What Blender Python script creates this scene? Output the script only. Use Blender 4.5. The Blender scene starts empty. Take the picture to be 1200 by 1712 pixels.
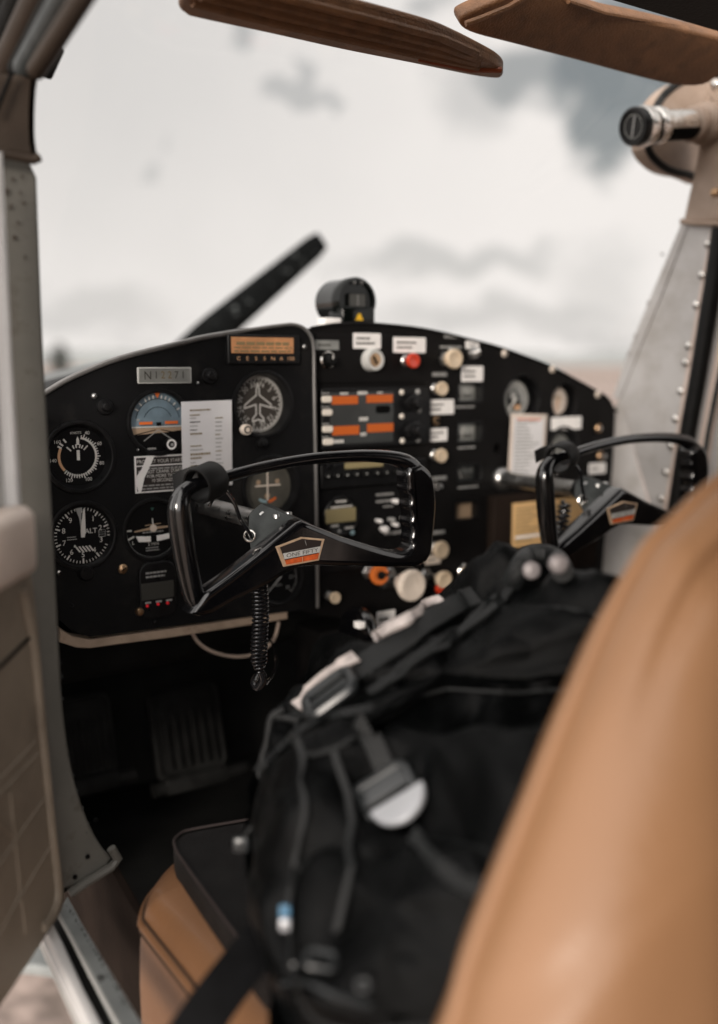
import bpy, bmesh, math, random
from mathutils import Vector, Matrix, noise
random.seed(7)
R = math.radians
scene = bpy.context.scene
COL = scene.collection

# ------------------------------------------------------------------ camera
CAM = Vector((-0.75, -1.05, 0.0))
F = 1664.0
YAW, PITCH = R(34), R(8.4)
fwd = Vector((math.sin(YAW)*math.cos(PITCH), math.cos(YAW)*math.cos(PITCH), -math.sin(PITCH)))
rgt = Vector((math.cos(YAW), -math.sin(YAW), 0))
upv = rgt.cross(fwd)

def ray(px, py): return (fwd*F + rgt*(px-600) + upv*(856-py)).normalized()
def U(px, py, **k):
    """point of the place seen at photo pixel (px, py) on a plane of the aeroplane: y=, x=, z=, depth=, or p=(point, normal)"""
    d = ray(px, py)
    if 'y' in k: t = (k['y']-CAM.y)/d.y
    elif 'x' in k: t = (k['x']-CAM.x)/d.x
    elif 'z' in k: t = (k['z']-CAM.z)/d.z
    elif 'depth' in k: t = k['depth']/d.dot(fwd)
    else:
        p, n = k['p']; t = (Vector(p)-CAM).dot(n)/d.dot(n)
    return CAM + d*t

# ------------------------------------------------------------------ materials
MATS = {}
def mat(name, col, rough=.5, metal=0., var=0., vscale=30., bump=0., bscale=300., coat=0., emit=0., spec=.5,
        dirt=None, dscale=8., dlow=.5, dhigh=.7, rvar=0.):
    m = bpy.data.materials.new(name); m.use_nodes = True
    nt = m.node_tree; N = nt.nodes; L = nt.links
    b = N['Principled BSDF']
    b.inputs['Roughness'].default_value = rough; b.inputs['Metallic'].default_value = metal
    b.inputs['Coat Weight'].default_value = coat; b.inputs['Coat Roughness'].default_value = .08
    b.inputs['Specular IOR Level'].default_value = spec
    tc = N.new('ShaderNodeTexCoord')
    c4 = (*col, 1)
    b.inputs['Base Color'].default_value = c4
    out = None
    if var:
        n = N.new('ShaderNodeTexNoise'); n.inputs['Scale'].default_value = vscale; n.inputs['Detail'].default_value = 6
        L.new(tc.outputs['Object'], n.inputs['Vector'])
        r = N.new('ShaderNodeValToRGB'); r.color_ramp.elements[0].position = .3; r.color_ramp.elements[1].position = .72
        r.color_ramp.elements[0].color = (*[c*(1-var) for c in col], 1); r.color_ramp.elements[1].color = (*[min(1, c*(1+var)) for c in col], 1)
        L.new(n.outputs['Fac'], r.inputs['Fac']); out = r.outputs['Color']
    if dirt:
        n = N.new('ShaderNodeTexNoise'); n.inputs['Scale'].default_value = dscale; n.inputs['Detail'].default_value = 9; n.inputs['Roughness'].default_value = .68
        L.new(tc.outputs['Object'], n.inputs['Vector'])
        mr = N.new('ShaderNodeMapRange'); mr.inputs['From Min'].default_value = dlow; mr.inputs['From Max'].default_value = dhigh
        L.new(n.outputs['Fac'], mr.inputs['Value'])
        mx = N.new('ShaderNodeMix'); mx.data_type = 'RGBA'
        L.new(mr.outputs['Result'], mx.inputs['Factor'])
        if out: L.new(out, mx.inputs['A'])
        else: mx.inputs['A'].default_value = c4
        mx.inputs['B'].default_value = (*dirt, 1); out = mx.outputs['Result']
    if out: L.new(out, b.inputs['Base Color'])
    if rvar:
        n = N.new('ShaderNodeTexNoise'); n.inputs['Scale'].default_value = vscale*1.7; n.inputs['Detail'].default_value = 8
        L.new(tc.outputs['Object'], n.inputs['Vector'])
        mr = N.new('ShaderNodeMapRange'); mr.inputs['To Min'].default_value = max(.02, rough-rvar); mr.inputs['To Max'].default_value = min(1, rough+rvar)
        mr.inputs['From Min'].default_value = .3; mr.inputs['From Max'].default_value = .7
        L.new(n.outputs['Fac'], mr.inputs['Value']); L.new(mr.outputs['Result'], b.inputs['Roughness'])
    if bump:
        n = N.new('ShaderNodeTexNoise'); n.inputs['Scale'].default_value = bscale; n.inputs['Detail'].default_value = 3
        L.new(tc.outputs['Object'], n.inputs['Vector'])
        bp = N.new('ShaderNodeBump'); bp.inputs['Strength'].default_value = bump; bp.inputs['Distance'].default_value = .002
        L.new(n.outputs['Fac'], bp.inputs['Height']); L.new(bp.outputs['Normal'], b.inputs['Normal'])
    if emit:
        b.inputs['Emission Color'].default_value = c4; b.inputs['Emission Strength'].default_value = emit
    MATS[name] = m
    return m

mat('panel_black', (.0055,.0055,.006), .5, spec=.13, var=.35, vscale=14, bump=.35, bscale=1300, dirt=(.026,.024,.022), dscale=16, dlow=.52, dhigh=.9, rvar=.1)
mat('panel_soft', (.006,.0055,.0055), .55, spec=.13, var=.3, vscale=20, bump=.3, bscale=900, dirt=(.024,.021,.019), dscale=20, dlow=.6, dhigh=.9)
mat('bezel_black', (.006,.006,.0065), .38, spec=.3, var=.3, vscale=60, rvar=.12)
mat('dial_black', (.004,.004,.0045), .55, spec=.15)
mat('dial_brown', (.045,.038,.032), .6)
mat('dial_olive', (.085,.08,.066), .6, var=.2, vscale=60)
mat('void_black', (.002,.002,.002), .8, spec=.1)
mat('mark_white', (.66,.645,.61), .6)
mat('mark_grey', (.33,.33,.32), .6)
mat('mark_tan', (.62,.36,.20), .6)
mat('mark_orange', (.75,.16,.03), .6)
mat('mark_blue', (.30,.45,.50), .6)
mat('mark_green', (.03,.10,.08), .6)
mat('mark_dark', (.05,.045,.04), .7)
mat('mark_brown', (.23,.17,.08), .8)
mat('sky_blue', (.17,.24,.29), .45, var=.25, vscale=50)
mat('earth_tan', (.42,.30,.20), .6)
mat('cream', (.66,.53,.38), .4, var=.1, vscale=80, dirt=(.40,.28,.17), dscale=70, dlow=.5, dhigh=.8, coat=.25)
mat('cream_light', (.72,.63,.54), .42, var=.08, vscale=60, dirt=(.45,.36,.28), dscale=60, dlow=.55, dhigh=.85)
mat('red_knob', (.58,.045,.015), .3, coat=.4)
mat('orange_knob', (.70,.17,.03), .4)
mat('chrome', (.62,.60,.57), .22, 1., var=.2, vscale=60, rvar=.1)
mat('steel', (.52,.52,.51), .34, 1., var=.25, vscale=40, rvar=.12)
mat('brass', (.60,.40,.24), .35, 1., var=.2, vscale=90)
mat('label_white', (.87,.85,.83), .6, var=.08, vscale=50, dirt=(.5,.47,.42), dscale=50, dlow=.58, dhigh=.85)
mat('paper', (.76,.75,.76), .35, var=.07, vscale=18, coat=.5, bump=.15, bscale=40)
mat('paper_warm', (.64,.55,.48), .6, var=.08, vscale=18)
mat('paper_tan', (.60,.38,.17), .7, var=.15, vscale=18)
mat('placard_dark', (.02,.014,.012), .5)
mat('plaque_copper', (.66,.32,.15), .4, .35, var=.22, vscale=60)
mat('plate_grey', (.36,.37,.35), .38, .6, var=.2, vscale=50)
mat('screen_dark', (.045,.048,.048), .18, var=.3, vscale=15)
mat('screen_orange', (.52,.105,.012), .45, emit=.03)
mat('button_white', (.74,.68,.60), .45)
mat('led_red', (.7,.015,.025), .5, emit=.12)
mat('lcd_tan', (.30,.25,.13), .35)
mat('lcd_grey', (.045,.045,.04), .3)
mat('yoke_black', (.0025,.0025,.003), .16, spec=.5, coat=.8, rvar=.10, vscale=25, dirt=(.011,.010,.009), dscale=18, dlow=.5, dhigh=.8, bump=.02, bscale=700)
mat('hub_grey', (.032,.036,.036), .42, spec=.25, var=.3, vscale=50, bump=.2, bscale=900)
mat('emblem_rim', (.70,.50,.34), .3, .55, var=.2, vscale=90)
mat('emblem_red', (.50,.09,.022), .3, .1, var=.35, vscale=160, dirt=(.75,.5,.3), dscale=190, dlow=.66, dhigh=.72)
mat('emblem_silver', (.60,.60,.58), .35, .4, var=.12, vscale=120)
mat('webbing', (.004,.004,.0045), .75, spec=.2, var=.4, vscale=60, bump=.5, bscale=900)
mat('rubber', (.005,.005,.005), .5, spec=.2, var=.4, vscale=60)
mat('cable_cream', (.48,.38,.31), .55, var=.15)
mat('cable_black', (.006,.006,.007), .2, coat=1.)
mat('rim_trim', (.20,.195,.19), .28, .5, var=.15, vscale=40)
mat('hub_blue', (.03,.034,.036), .3)
mat('trim_cream', (.42,.32,.24), .55, var=.2, vscale=40, dirt=(.17,.12,.08), dscale=40, dlow=.55, dhigh=.8)
mat('post_paint', (.098,.094,.083), .55, spec=.3, var=.12, vscale=20, dirt=(.045,.036,.026), dscale=20, dlow=.56, dhigh=.72, bump=.1, bscale=120, rvar=.12)
mat('strip_paint', (.25,.265,.26), .5, var=.2, vscale=30, dirt=(.03,.028,.026), dscale=30, dlow=.58, dhigh=.66, bump=.15, bscale=120)
mat('edge_paint', (.52,.52,.50), .42, var=.06, vscale=25, dirt=(.25,.24,.22), dscale=25, dlow=.6, dhigh=.8)
mat('skin_grey', (.49,.475,.465), .42, .15, var=.1, vscale=14, dirt=(.30,.27,.24), dscale=12, dlow=.5, dhigh=.8, bump=.08, bscale=60, rvar=.1)
mat('skin_pink', (.58,.47,.41), .5, .05, var=.1, vscale=14, dirt=(.40,.31,.26), dscale=12, dlow=.5, dhigh=.85)
mat('white_paint', (.74,.73,.72), .35, var=.06, vscale=20, dirt=(.10,.09,.085), dscale=34, dlow=.64, dhigh=.7, coat=.3)
mat('vinyl_brown', (.036,.026,.019), .55, spec=.2, var=.2, vscale=30, bump=.3, bscale=500)
mat('vinyl_beige', (.36,.27,.21), .5, var=.12, vscale=25, bump=.25, bscale=500, dirt=(.24,.17,.12), dscale=14, dlow=.5, dhigh=.8)
mat('door_vinyl', (.215,.178,.137), .55, spec=.3, var=.14, vscale=16, bump=.5, bscale=480, dirt=(.105,.08,.06), dscale=9, dlow=.5, dhigh=.8)
mat('arm_vinyl', (.56,.47,.41), .42, var=.1, vscale=25, bump=.2, bscale=500)
mat('kick_brown', (.016,.011,.0085), .75, spec=.06, var=.3, vscale=20, bump=.2, bscale=300)
mat('visor_brown', (.20,.095,.040), .55, var=.3, vscale=60, bump=.7, bscale=420, dirt=(.13,.06,.026), dscale=30, dlow=.5, dhigh=.8)
mat('visor_red', (.24,.055,.015), .5, var=.2)
mat('lining_black', (.01,.009,.008), .9, bump=.3, bscale=300)
mat('cabin_dark', (.009,.009,.0085), .85, spec=.15, var=.5, vscale=12, bump=.3, bscale=200)
mat('pedal_dark', (.011,.011,.0105), .6, 0., spec=.15, var=.5, vscale=40)
mat('cowl_green', (.018,.024,.02), .35, coat=.2)
mat('prop_black', (.003,.0036,.0036), .5, spec=.06, var=.4, vscale=20, dirt=(.10,.11,.11), dscale=55, dlow=.60, dhigh=.66)
mat('compass_black', (.003,.004,.0036), .1, spec=.2, coat=.12)
mat('yellow', (.80,.47,.02), .5)
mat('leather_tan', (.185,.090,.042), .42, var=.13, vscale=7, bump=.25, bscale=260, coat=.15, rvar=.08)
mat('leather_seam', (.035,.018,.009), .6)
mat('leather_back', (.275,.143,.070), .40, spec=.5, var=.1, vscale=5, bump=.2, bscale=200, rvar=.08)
mat('bag_nylon', (.0012,.0014,.0015), .36, spec=.09, var=.45, vscale=14, bump=.5, bscale=700, rvar=.1)
mat('bag_strap_highlight', (.005,.0057,.006), .45, spec=.4, var=.3, vscale=80, bump=.6, bscale=900)  # paler than the nylon, so straps and folds show painted grey highlights
mat('bag_plastic', (.016,.018,.019), .3)
mat('bag_reflect', (.46,.41,.39), .4, .2, var=.4, vscale=70)
mat('bag_silver', (.42,.43,.45), .35, .4, var=.1)
mat('bag_blue', (.06,.16,.26), .5)
mat('pad_dark', (.009,.0085,.0085), .62, spec=.25, var=.4, vscale=40, bump=.5, bscale=500)
mat('pad_piping', (.022,.014,.013), .7)
for k_, w_ in (('bag_nylon', .012), ('bag_strap_highlight', .04)):
    b_ = MATS[k_].node_tree.nodes['Principled BSDF']; b_.inputs['Sheen Weight'].default_value = w_; b_.inputs['Sheen Roughness'].default_value = .35; b_.inputs['Sheen Tint'].default_value = (.55,.62,.64,1)
mat('rivet_white', (.22,.20,.20), .35, .3)
mat('tree_dark', (.03,.035,.028), .8)
mat('bark', (.05,.04,.03), .9)

# ground: warm gravel
def ground_mat():
    m = bpy.data.materials.new('gravel_ground'); m.use_nodes = True
    N = m.node_tree.nodes; L = m.node_tree.links; b = N['Principled BSDF']; b.inputs['Roughness'].default_value = .95
    tc = N.new('ShaderNodeTexCoord')
    n1 = N.new('ShaderNodeTexNoise'); n1.inputs['Scale'].default_value = 9; n1.inputs['Detail'].default_value = 8
    n2 = N.new('ShaderNodeTexNoise'); n2.inputs['Scale'].default_value = .12; n2.inputs['Detail'].default_value = 5
    for n in (n1, n2): L.new(tc.outputs['Object'], n.inputs['Vector'])
    r = N.new('ShaderNodeValToRGB'); r.color_ramp.elements[0].position = .38; r.color_ramp.elements[1].position = .62
    r.color_ramp.elements[0].color = (.16,.125,.105,1); r.color_ramp.elements[1].color = (.44,.345,.30,1)
    L.new(n1.outputs['Fac'], r.inputs['Fac'])
    mx = N.new('ShaderNodeMix'); mx.data_type = 'RGBA'; mx.blend_type = 'MULTIPLY'; mx.inputs['Factor'].default_value = .5
    L.new(r.outputs['Color'], mx.inputs['A']); L.new(n2.outputs['Color'], mx.inputs['B']); L.new(r.outputs['Color'], b.inputs['Base Color'])
    bp = N.new('ShaderNodeBump'); bp.inputs['Strength'].default_value = .6; bp.inputs['Distance'].default_value = .03
    L.new(n1.outputs['Fac'], bp.inputs['Height']); L.new(bp.outputs['Normal'], b.inputs['Normal'])
    MATS['gravel_ground'] = m
ground_mat()
mat('hill_haze', (.30,.315,.31), .95, var=.25, vscale=.01)  # pale grey stands in for the distance haze over the hills
def glass_mat():
    m = bpy.data.materials.new('perspex'); m.use_nodes = True
    N = m.node_tree.nodes; L = m.node_tree.links
    N.remove(N['Principled BSDF'])
    t = N.new('ShaderNodeBsdfTransparent'); t.inputs['Color'].default_value = (.985,.985,.98,1)
    g = N.new('ShaderNodeBsdfGlossy'); g.inputs['Roughness'].default_value = .03
    fr = N.new('ShaderNodeValue'); fr.outputs[0].default_value = .03
    mx = N.new('ShaderNodeMixShader')
    L.new(fr.outputs[0], mx.inputs['Fac']); L.new(t.outputs[0], mx.inputs[1]); L.new(g.outputs[0], mx.inputs[2])
    L.new(mx.outputs[0], N['Material Output'].inputs['Surface'])
    MATS['perspex'] = m
glass_mat()

# ------------------------------------------------------------------ mesh builder
TEXT = {}
def text_mesh(s):
    if s not in TEXT:
        c = bpy.data.curves.new('txt', 'FONT'); c.body = s; c.align_x = 'CENTER'; c.align_y = 'CENTER'; c.size = 1; c.resolution_u = 3
        o = bpy.data.objects.new('txt', c); COL.objects.link(o)
        bpy.context.view_layer.update()
        me = bpy.data.meshes.new_from_object(o)
        vs = [v.co.copy() for v in me.vertices]; fs = [tuple(p.vertices) for p in me.polygons]
        bpy.data.objects.remove(o); bpy.data.curves.remove(c); bpy.data.meshes.remove(me)
        TEXT[s] = (vs, fs)
    return TEXT[s]

I4 = Matrix.Identity(4)
class MB:
    def __init__(s): s.v = []; s.f = []; s.m = []; s.names = []
    def mi(s, n):
        if n not in s.names: s.names.append(n)
        return s.names.index(n)
    def add(s, vs, fs, m, M=I4):
        o = len(s.v); s.v += [M @ Vector(v) for v in vs]; k = s.mi(m)
        for f in fs: s.f.append(tuple(i+o for i in f)); s.m.append(k)
        return s
    def from_bm(s, bm, m, M=I4):
        bm.verts.index_update()
        s.add([v.co.copy() for v in bm.verts], [[v.index for v in f.verts] for f in bm.faces], m, M); bm.free(); return s
    def box(s, M, sx, sy, sz, m, bev=0., seg=2):
        bm = bmesh.new(); bmesh.ops.create_cube(bm, size=1)
        for v in bm.verts: v.co = Vector((v.co.x*sx, v.co.y*sy, v.co.z*sz))
        if bev: bmesh.ops.bevel(bm, geom=bm.edges[:], offset=bev, segments=seg, profile=.5, affect='EDGES')
        return s.from_bm(bm, m, M)
    def lathe(s, M, prof, m, n=40, cap=True):
        vs = []; fs = []
        for r, z in prof:
            for i in range(n): a = 2*math.pi*i/n; vs.append((r*math.cos(a), r*math.sin(a), z))
        for j in range(len(prof)-1):
            for i in range(n):
                k = (i+1) % n; fs.append((j*n+i, j*n+k, (j+1)*n+k, (j+1)*n+i))
        if cap:
            if prof[-1][0] > 1e-6: fs.append(tuple((len(prof)-1)*n+i for i in range(n)))
            if prof[0][0] > 1e-6: fs.append(tuple(reversed(range(n))))
        return s.add(vs, fs, m, M)
    def disc(s, M, r, z, m, n=48):
        return s.add([(r*math.cos(2*math.pi*i/n), r*math.sin(2*math.pi*i/n), z) for i in range(n)], [tuple(range(n))], m, M)
    def arc(s, M, r0, r1, a0, a1, z, m, n=24):
        """annular sector; angles in degrees, clockwise from 12 o'clock"""
        vs = []; fs = []
        for i in range(n+1):
            a = R(90-(a0+(a1-a0)*i/n)); c, d = math.cos(a), math.sin(a)
            vs += [(r0*c, r0*d, z), (r1*c, r1*d, z)]
        for i in range(n): fs.append((2*i, 2*i+1, 2*i+3, 2*i+2))
        return s.add(vs, fs, m, M)
    def tick(s, M, r0, r1, a, w, z, m):
        a = R(90-a); c, d = math.cos(a), math.sin(a); x, y = -d*w/2, c*w/2
        return s.add([(r0*c+x, r0*d+y, z), (r0*c-x, r0*d-y, z), (r1*c-x, r1*d-y, z), (r1*c+x, r1*d+y, z)], [(0,1,2,3)], m, M)
    def rect(s, M, x0, y0, x1, y1, z, m): return s.add([(x0,y0,z),(x1,y0,z),(x1,y1,z),(x0,y1,z)], [(0,1,2,3)], m, M)
    def sheet(s, M, pts, z, m): return s.add([(x,y,z) for x, y in pts], [tuple(range(len(pts)))], m, M)
    def line(s, M, pts, w, z, m, closed=False):
        n = len(pts)
        for i in range(n if closed else n-1):
            a = Vector(pts[i]); b = Vector(pts[(i+1) % n]); d = (b-a).normalized(); p = Vector((-d.y, d.x))*w/2; e = d*w*.35
            s.add([(*(a-p-e), z), (*(b-p+e), z), (*(b+p+e), z), (*(a+p-e), z)], [(0,1,2,3)], m, M); z += 1e-5
        return s
    def text(s, M, t, x, y, size, z, m, sx=1., rot=0.):
        vs, fs = text_mesh(t); c, d = math.cos(R(rot)), math.sin(R(rot))
        return s.add([(x+(v.x*sx*c-v.y*d)*size, y+(v.x*sx*d+v.y*c)*size, z) for v in vs], fs, m, M)
    def bars(s, M, w, h, rows, z, m, fill=.55, lo=.5, hi=.95, x0=None):
        """rows of unreadably small print"""
        for r in range(rows):
            y = h/2 - h*(r+.5)/rows; x = -w/2; e = -w/2 + w*random.uniform(lo, hi)
            while x < e:
                l = random.uniform(.06, .16)*w; s.rect(M, x, y-h/rows*fill/2, min(x+l, e), y+h/rows*fill/2, z, m); x += l+w*.025
        return s
    def tube(s, pts, rad, m, n=12, closed=False, cap=True, M=I4):
        P = [Vector(p) for p in pts]; k = len(P)
        rad = rad if hasattr(rad, '__len__') else [rad]*k
        vs = []; fs = []; nrm = None
        for i in range(k):
            if closed: t = (P[(i+1) % k]-P[i-1]).normalized()
            else: t = (P[min(i+1, k-1)]-P[max(i-1, 0)]).normalized()
            if nrm is None:
                nrm = t.orthogonal().normalized()
            nrm = (nrm - t*nrm.dot(t)).normalized(); b = t.cross(nrm)
            for j in range(n):
                a = 2*math.pi*j/n; vs.append(P[i]+(nrm*math.cos(a)+b*math.sin(a))*rad[i])
        for i in range(k if closed else k-1):
            a = i*n; c = ((i+1) % k)*n
            for j in range(n): q = (j+1) % n; fs.append((a+j, a+q, c+q, c+j))
        if cap and not closed: fs += [tuple(reversed(range(n))), tuple((k-1)*n+j for j in range(n))]
        return s.add(vs, fs, m, M)
    def ribbon(s, pts, width, wdir, thick, m):
        """a flat strap through pts; wdir = direction of its width"""
        P = [Vector(p) for p in pts]; vs = []; fs = []
        wd = [Vector(w).normalized() for w in (wdir if isinstance(wdir, list) else [wdir]*len(P))]
        for i, p in enumerate(P):
            t = (P[min(i+1, len(P)-1)]-P[max(i-1, 0)]).normalized(); n = t.cross(wd[i]).normalized()
            w = wd[i]*width/2
            vs += [p-w-n*thick/2, p+w-n*thick/2, p+w+n*thick/2, p-w+n*thick/2]
        for i in range(len(P)-1):
            a = 4*i
            for j in range(4): q = (j+1) % 4; fs.append((a+j, a+q, a+4+q, a+4+j))
        fs += [(3,2,1,0), tuple(4*(len(P)-1)+j for j in range(4))]
        return s.add(vs, fs, m)
    def prism(s, M, pts, z0, z1, m, ch=0., mtop=None, holes=None):
        """outline (ccw seen from +z) from z0 up to z1, top edge chamfered by ch, optional holes"""
        bm = bmesh.new()
        if not holes:
            n = len(pts); pts = [Vector(p) for p in pts]
            ar = sum(pts[i].x*pts[(i+1) % n].y-pts[(i+1) % n].x*pts[i].y for i in range(n))
            if ar < 0: pts = pts[::-1]
            def inset(d):
                o = []
                for i in range(n):
                    a, b, c = pts[i-1], pts[i], pts[(i+1) % n]
                    e1 = (b-a).normalized(); e2 = (c-b).normalized()
                    n1 = Vector((-e1.y, e1.x)); n2 = Vector((-e2.y, e2.x)); h = (n1+n2)
                    h = h/max(.35, h.length_squared/2) if h.length > 1e-6 else n1
                    o.append(b+h*d)
                return o
            lev = [(pts, z0), (pts, z1-ch)]
            if ch: lev += [(inset(ch*(1-math.cos(q*math.pi/8))), z1-ch+ch*math.sin(q*math.pi/8)) for q in (1,2,3,4)]
            vs = [(p.x, p.y, z) for o, z in lev for p in o]; fs = []
            for j in range(len(lev)-1):
                for i in range(n): k = (i+1) % n; fs.append((j*n+i, j*n+k, (j+1)*n+k, (j+1)*n+i))
            fs.append(tuple(reversed(range(n))))
            bm.free(); s.add(vs, fs, m, M)
            s.add([vs[(len(lev)-1)*n+i] for i in range(n)], [tuple(range(n))], mtop or m, M)
            return s
        loops = [pts]+holes; edges = []
        for l in loops:
            vv = [bm.verts.new((x, y, z1)) for x, y in l]
            edges += [bm.edges.new((vv[i], vv[(i+1) % len(vv)])) for i in range(len(vv))]
        bmesh.ops.triangle_fill(bm, use_beauty=True, use_dissolve=False, edges=edges, normal=(0,0,1))
        s.from_bm(bm, mtop or m, M)
        for l in loops:
            n = len(l)
            s.add([(x,y,z1) for x,y in l]+[(x,y,z0) for x,y in l], [(i, (i+1) % n, (i+1) % n+n, i+n) for i in range(n)], m, M)
        return s
    def build(s, name, parent=None, origin=None, angle=38, world=None):
        o0 = Vector(origin) if origin is not None else (parent_origin(parent) if parent else Vector((0,0,0)))
        me = bpy.data.meshes.new(name)
        me.from_pydata([tuple(v-o0) for v in s.v], [], s.f)
        for n in s.names: me.materials.append(MATS[n])
        me.polygons.foreach_set('material_index', s.m)
        me.polygons.foreach_set('use_smooth', [True]*len(s.f))
        bm = bmesh.new(); bm.from_mesh(me); bmesh.ops.recalc_face_normals(bm, faces=bm.faces) if not getattr(s, 'norecalc', False) else None
        bm.to_mesh(me); bm.free()
        me.set_sharp_from_angle(angle=R(angle)); me.update()
        o = bpy.data.objects.new(name, me); COL.objects.link(o)
        if parent: o.parent = parent
        else: o.location = o0
        return o

def parent_origin(p):
    v = Vector((0,0,0))
    while p: v += p.location; p = p.parent
    return v
def thing(name, label, cat, loc, group=None):
    o = bpy.data.objects.new(name, None); o.empty_display_size = .03; COL.objects.link(o); o.location = loc
    return tag(o, label, cat, group)
def tag(o, label=None, cat=None, group=None, kind=None):
    if label: o['label'] = label
    if cat: o['category'] = cat
    if group: o['group'] = group
    if kind: o['kind'] = kind
    return o
def dup(root, off, label=None):
    c = root.copy(); COL.objects.link(c); c.location = root.location + Vector(off)
    if label: c['label'] = label
    def rec(a, b):
        for ch in list(a.children):
            d = ch.copy(); COL.objects.link(d); d.parent = b; rec(ch, d)
    rec(root, c); return c

AX, AZ = Vector((1,0,0)), Vector((0,0,1))
def frame(o, x, y):
    x = Vector(x).normalized(); z = x.cross(Vector(y)).normalized(); y = z.cross(x)
    return Matrix(((x.x,y.x,z.x,o.x),(x.y,y.y,z.y,o.y),(x.z,y.z,z.z,o.z),(0,0,0,1)))
def PF(px, py, y=0.): return frame(U(px, py, y=y), AX, AZ)           # faces the cabin (-y)
def span(px0, py0, px1, py1, y=0.):
    a = U(px0, (py0+py1)/2, y=y); b = U(px1, (py0+py1)/2, y=y); c = U((px0+px1)/2, py0, y=y); d = U((px0+px1)/2, py1, y=y)
    o = (a+b)/2; return frame(Vector((o.x, y, (c.z+d.z)/2)), AX, AZ), b.x-a.x, c.z-d.z
def rz(px, py, r, y=0.): return (U(px, py-r, y=y).z-U(px, py+r, y=y).z)/2
def rrect(w, h, r, n=5):
    o = []
    for cx, cy, a0 in ((w/2-r, h/2-r, 0), (-w/2+r, h/2-r, 90), (-w/2+r, -h/2+r, 180), (w/2-r, -h/2+r, 270)):
        for i in range(n+1): a = R(a0+90*i/n); o.append(Vector((cx+r*math.cos(a), cy+r*math.sin(a))))
    return o
def circ(cx, cy, r, n=40): return [Vector((cx+r*math.cos(2*math.pi*i/n), cy+r*math.sin(2*math.pi*i/n))) for i in range(n)]
def smooth(pts, it=2, closed=False):
    P = [Vector(p) for p in pts]
    for _ in range(it):
        Q = []; n = len(P)
        for i in range(n if closed else n-1):
            a, b = P[i], P[(i+1) % n]; Q += [a*.75+b*.25, a*.25+b*.75]
        if not closed: Q = [P[0]]+Q+[P[-1]]
        P = Q
    return P
def catmull(pts, k=6, closed=False):
    P = [Vector(p) for p in pts]; n = len(P); o = []
    for i in range(n if closed else n-1):
        g = (lambda j: P[j % n]) if closed else (lambda j: P[max(0, min(n-1, j))])
        a, b, c, d = g(i-1), g(i), g(i+1), g(i+2)
        for q in range(k):
            t = q/k; o.append(.5*((2*b)+(c-a)*t+(2*a-5*b+4*c-d)*t*t+(3*b-a-3*c+d)*t**3))
    if not closed: o.append(P[-1])
    return o
# ------------------------------------------------------------------ camera object, light, sky
cd = bpy.data.cameras.new('camera'); co = bpy.data.objects.new('camera', cd); COL.objects.link(co)
co.matrix_world = Matrix(((rgt.x,upv.x,-fwd.x,CAM.x),(rgt.y,upv.y,-fwd.y,CAM.y),(rgt.z,upv.z,-fwd.z,CAM.z),(0,0,0,1)))
cd.sensor_fit = 'VERTICAL'; cd.sensor_height = 36; cd.lens = 35; cd.clip_start = .02; cd.clip_end = 20000
cd.dof.use_dof = True; cd.dof.focus_distance = 1.005; cd.dof.aperture_fstop = 1.85
scene.camera = co

SUN_EL, SUN_AZ = R(11), R(230)          # behind and to the left of the aeroplane
sdir = Vector((math.sin(SUN_AZ)*math.cos(SUN_EL), math.cos(SUN_AZ)*math.cos(SUN_EL), math.sin(SUN_EL)))
sl = bpy.data.lights.new('sun', 'SUN'); sl.energy = 2.5; sl.angle = R(14); sl.color = (1, .90, .80)
so = bpy.data.objects.new('sun', sl); COL.objects.link(so); so.rotation_euler = sdir.to_track_quat('Z', 'Y').to_euler()

w = bpy.data.worlds.new('World'); scene.world = w; w.use_nodes = True
nt = w.node_tree; N = nt.nodes; L = nt.links; bg = N['Background']
sky = N.new('ShaderNodeTexSky'); sky.sky_type = 'NISHITA'; sky.sun_disc = False; sky.sun_elevation = SUN_EL; sky.sun_rotation = SUN_AZ; sky.dust_density = 3
tc = N.new('ShaderNodeTexCoord')
nz = N.new('ShaderNodeTexNoise'); nz.inputs['Scale'].default_value = 14; nz.inputs['Detail'].default_value = 9; nz.inputs['Roughness'].default_value = .6
L.new(tc.outputs['Generated'], nz.inputs['Vector'])
def vm(op, a, b):
    n = N.new('ShaderNodeVectorMath'); n.operation = op
    for i, x in enumerate((a, b)):
        if hasattr(x, 'is_linked') or hasattr(x, 'links'): L.new(x, n.inputs[i])
        elif x is not None: n.inputs[i].default_value = x
    return n
def fm(op, a, b=None, clamp=False):
    n = N.new('ShaderNodeMath'); n.operation = op; n.use_clamp = clamp
    for i, x in enumerate((a, b)):
        if hasattr(x, 'links'): L.new(x, n.inputs[i])
        elif x is not None: n.inputs[i].default_value = x
    return n.outputs[0]
off = vm('SUBTRACT', nz.outputs['Color'], (.5,.5,.5)); off = vm('SCALE', off.outputs[0], None); off.inputs['Scale'].default_value = .10
wob = vm('ADD', tc.outputs['Generated'], off.outputs[0])
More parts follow.
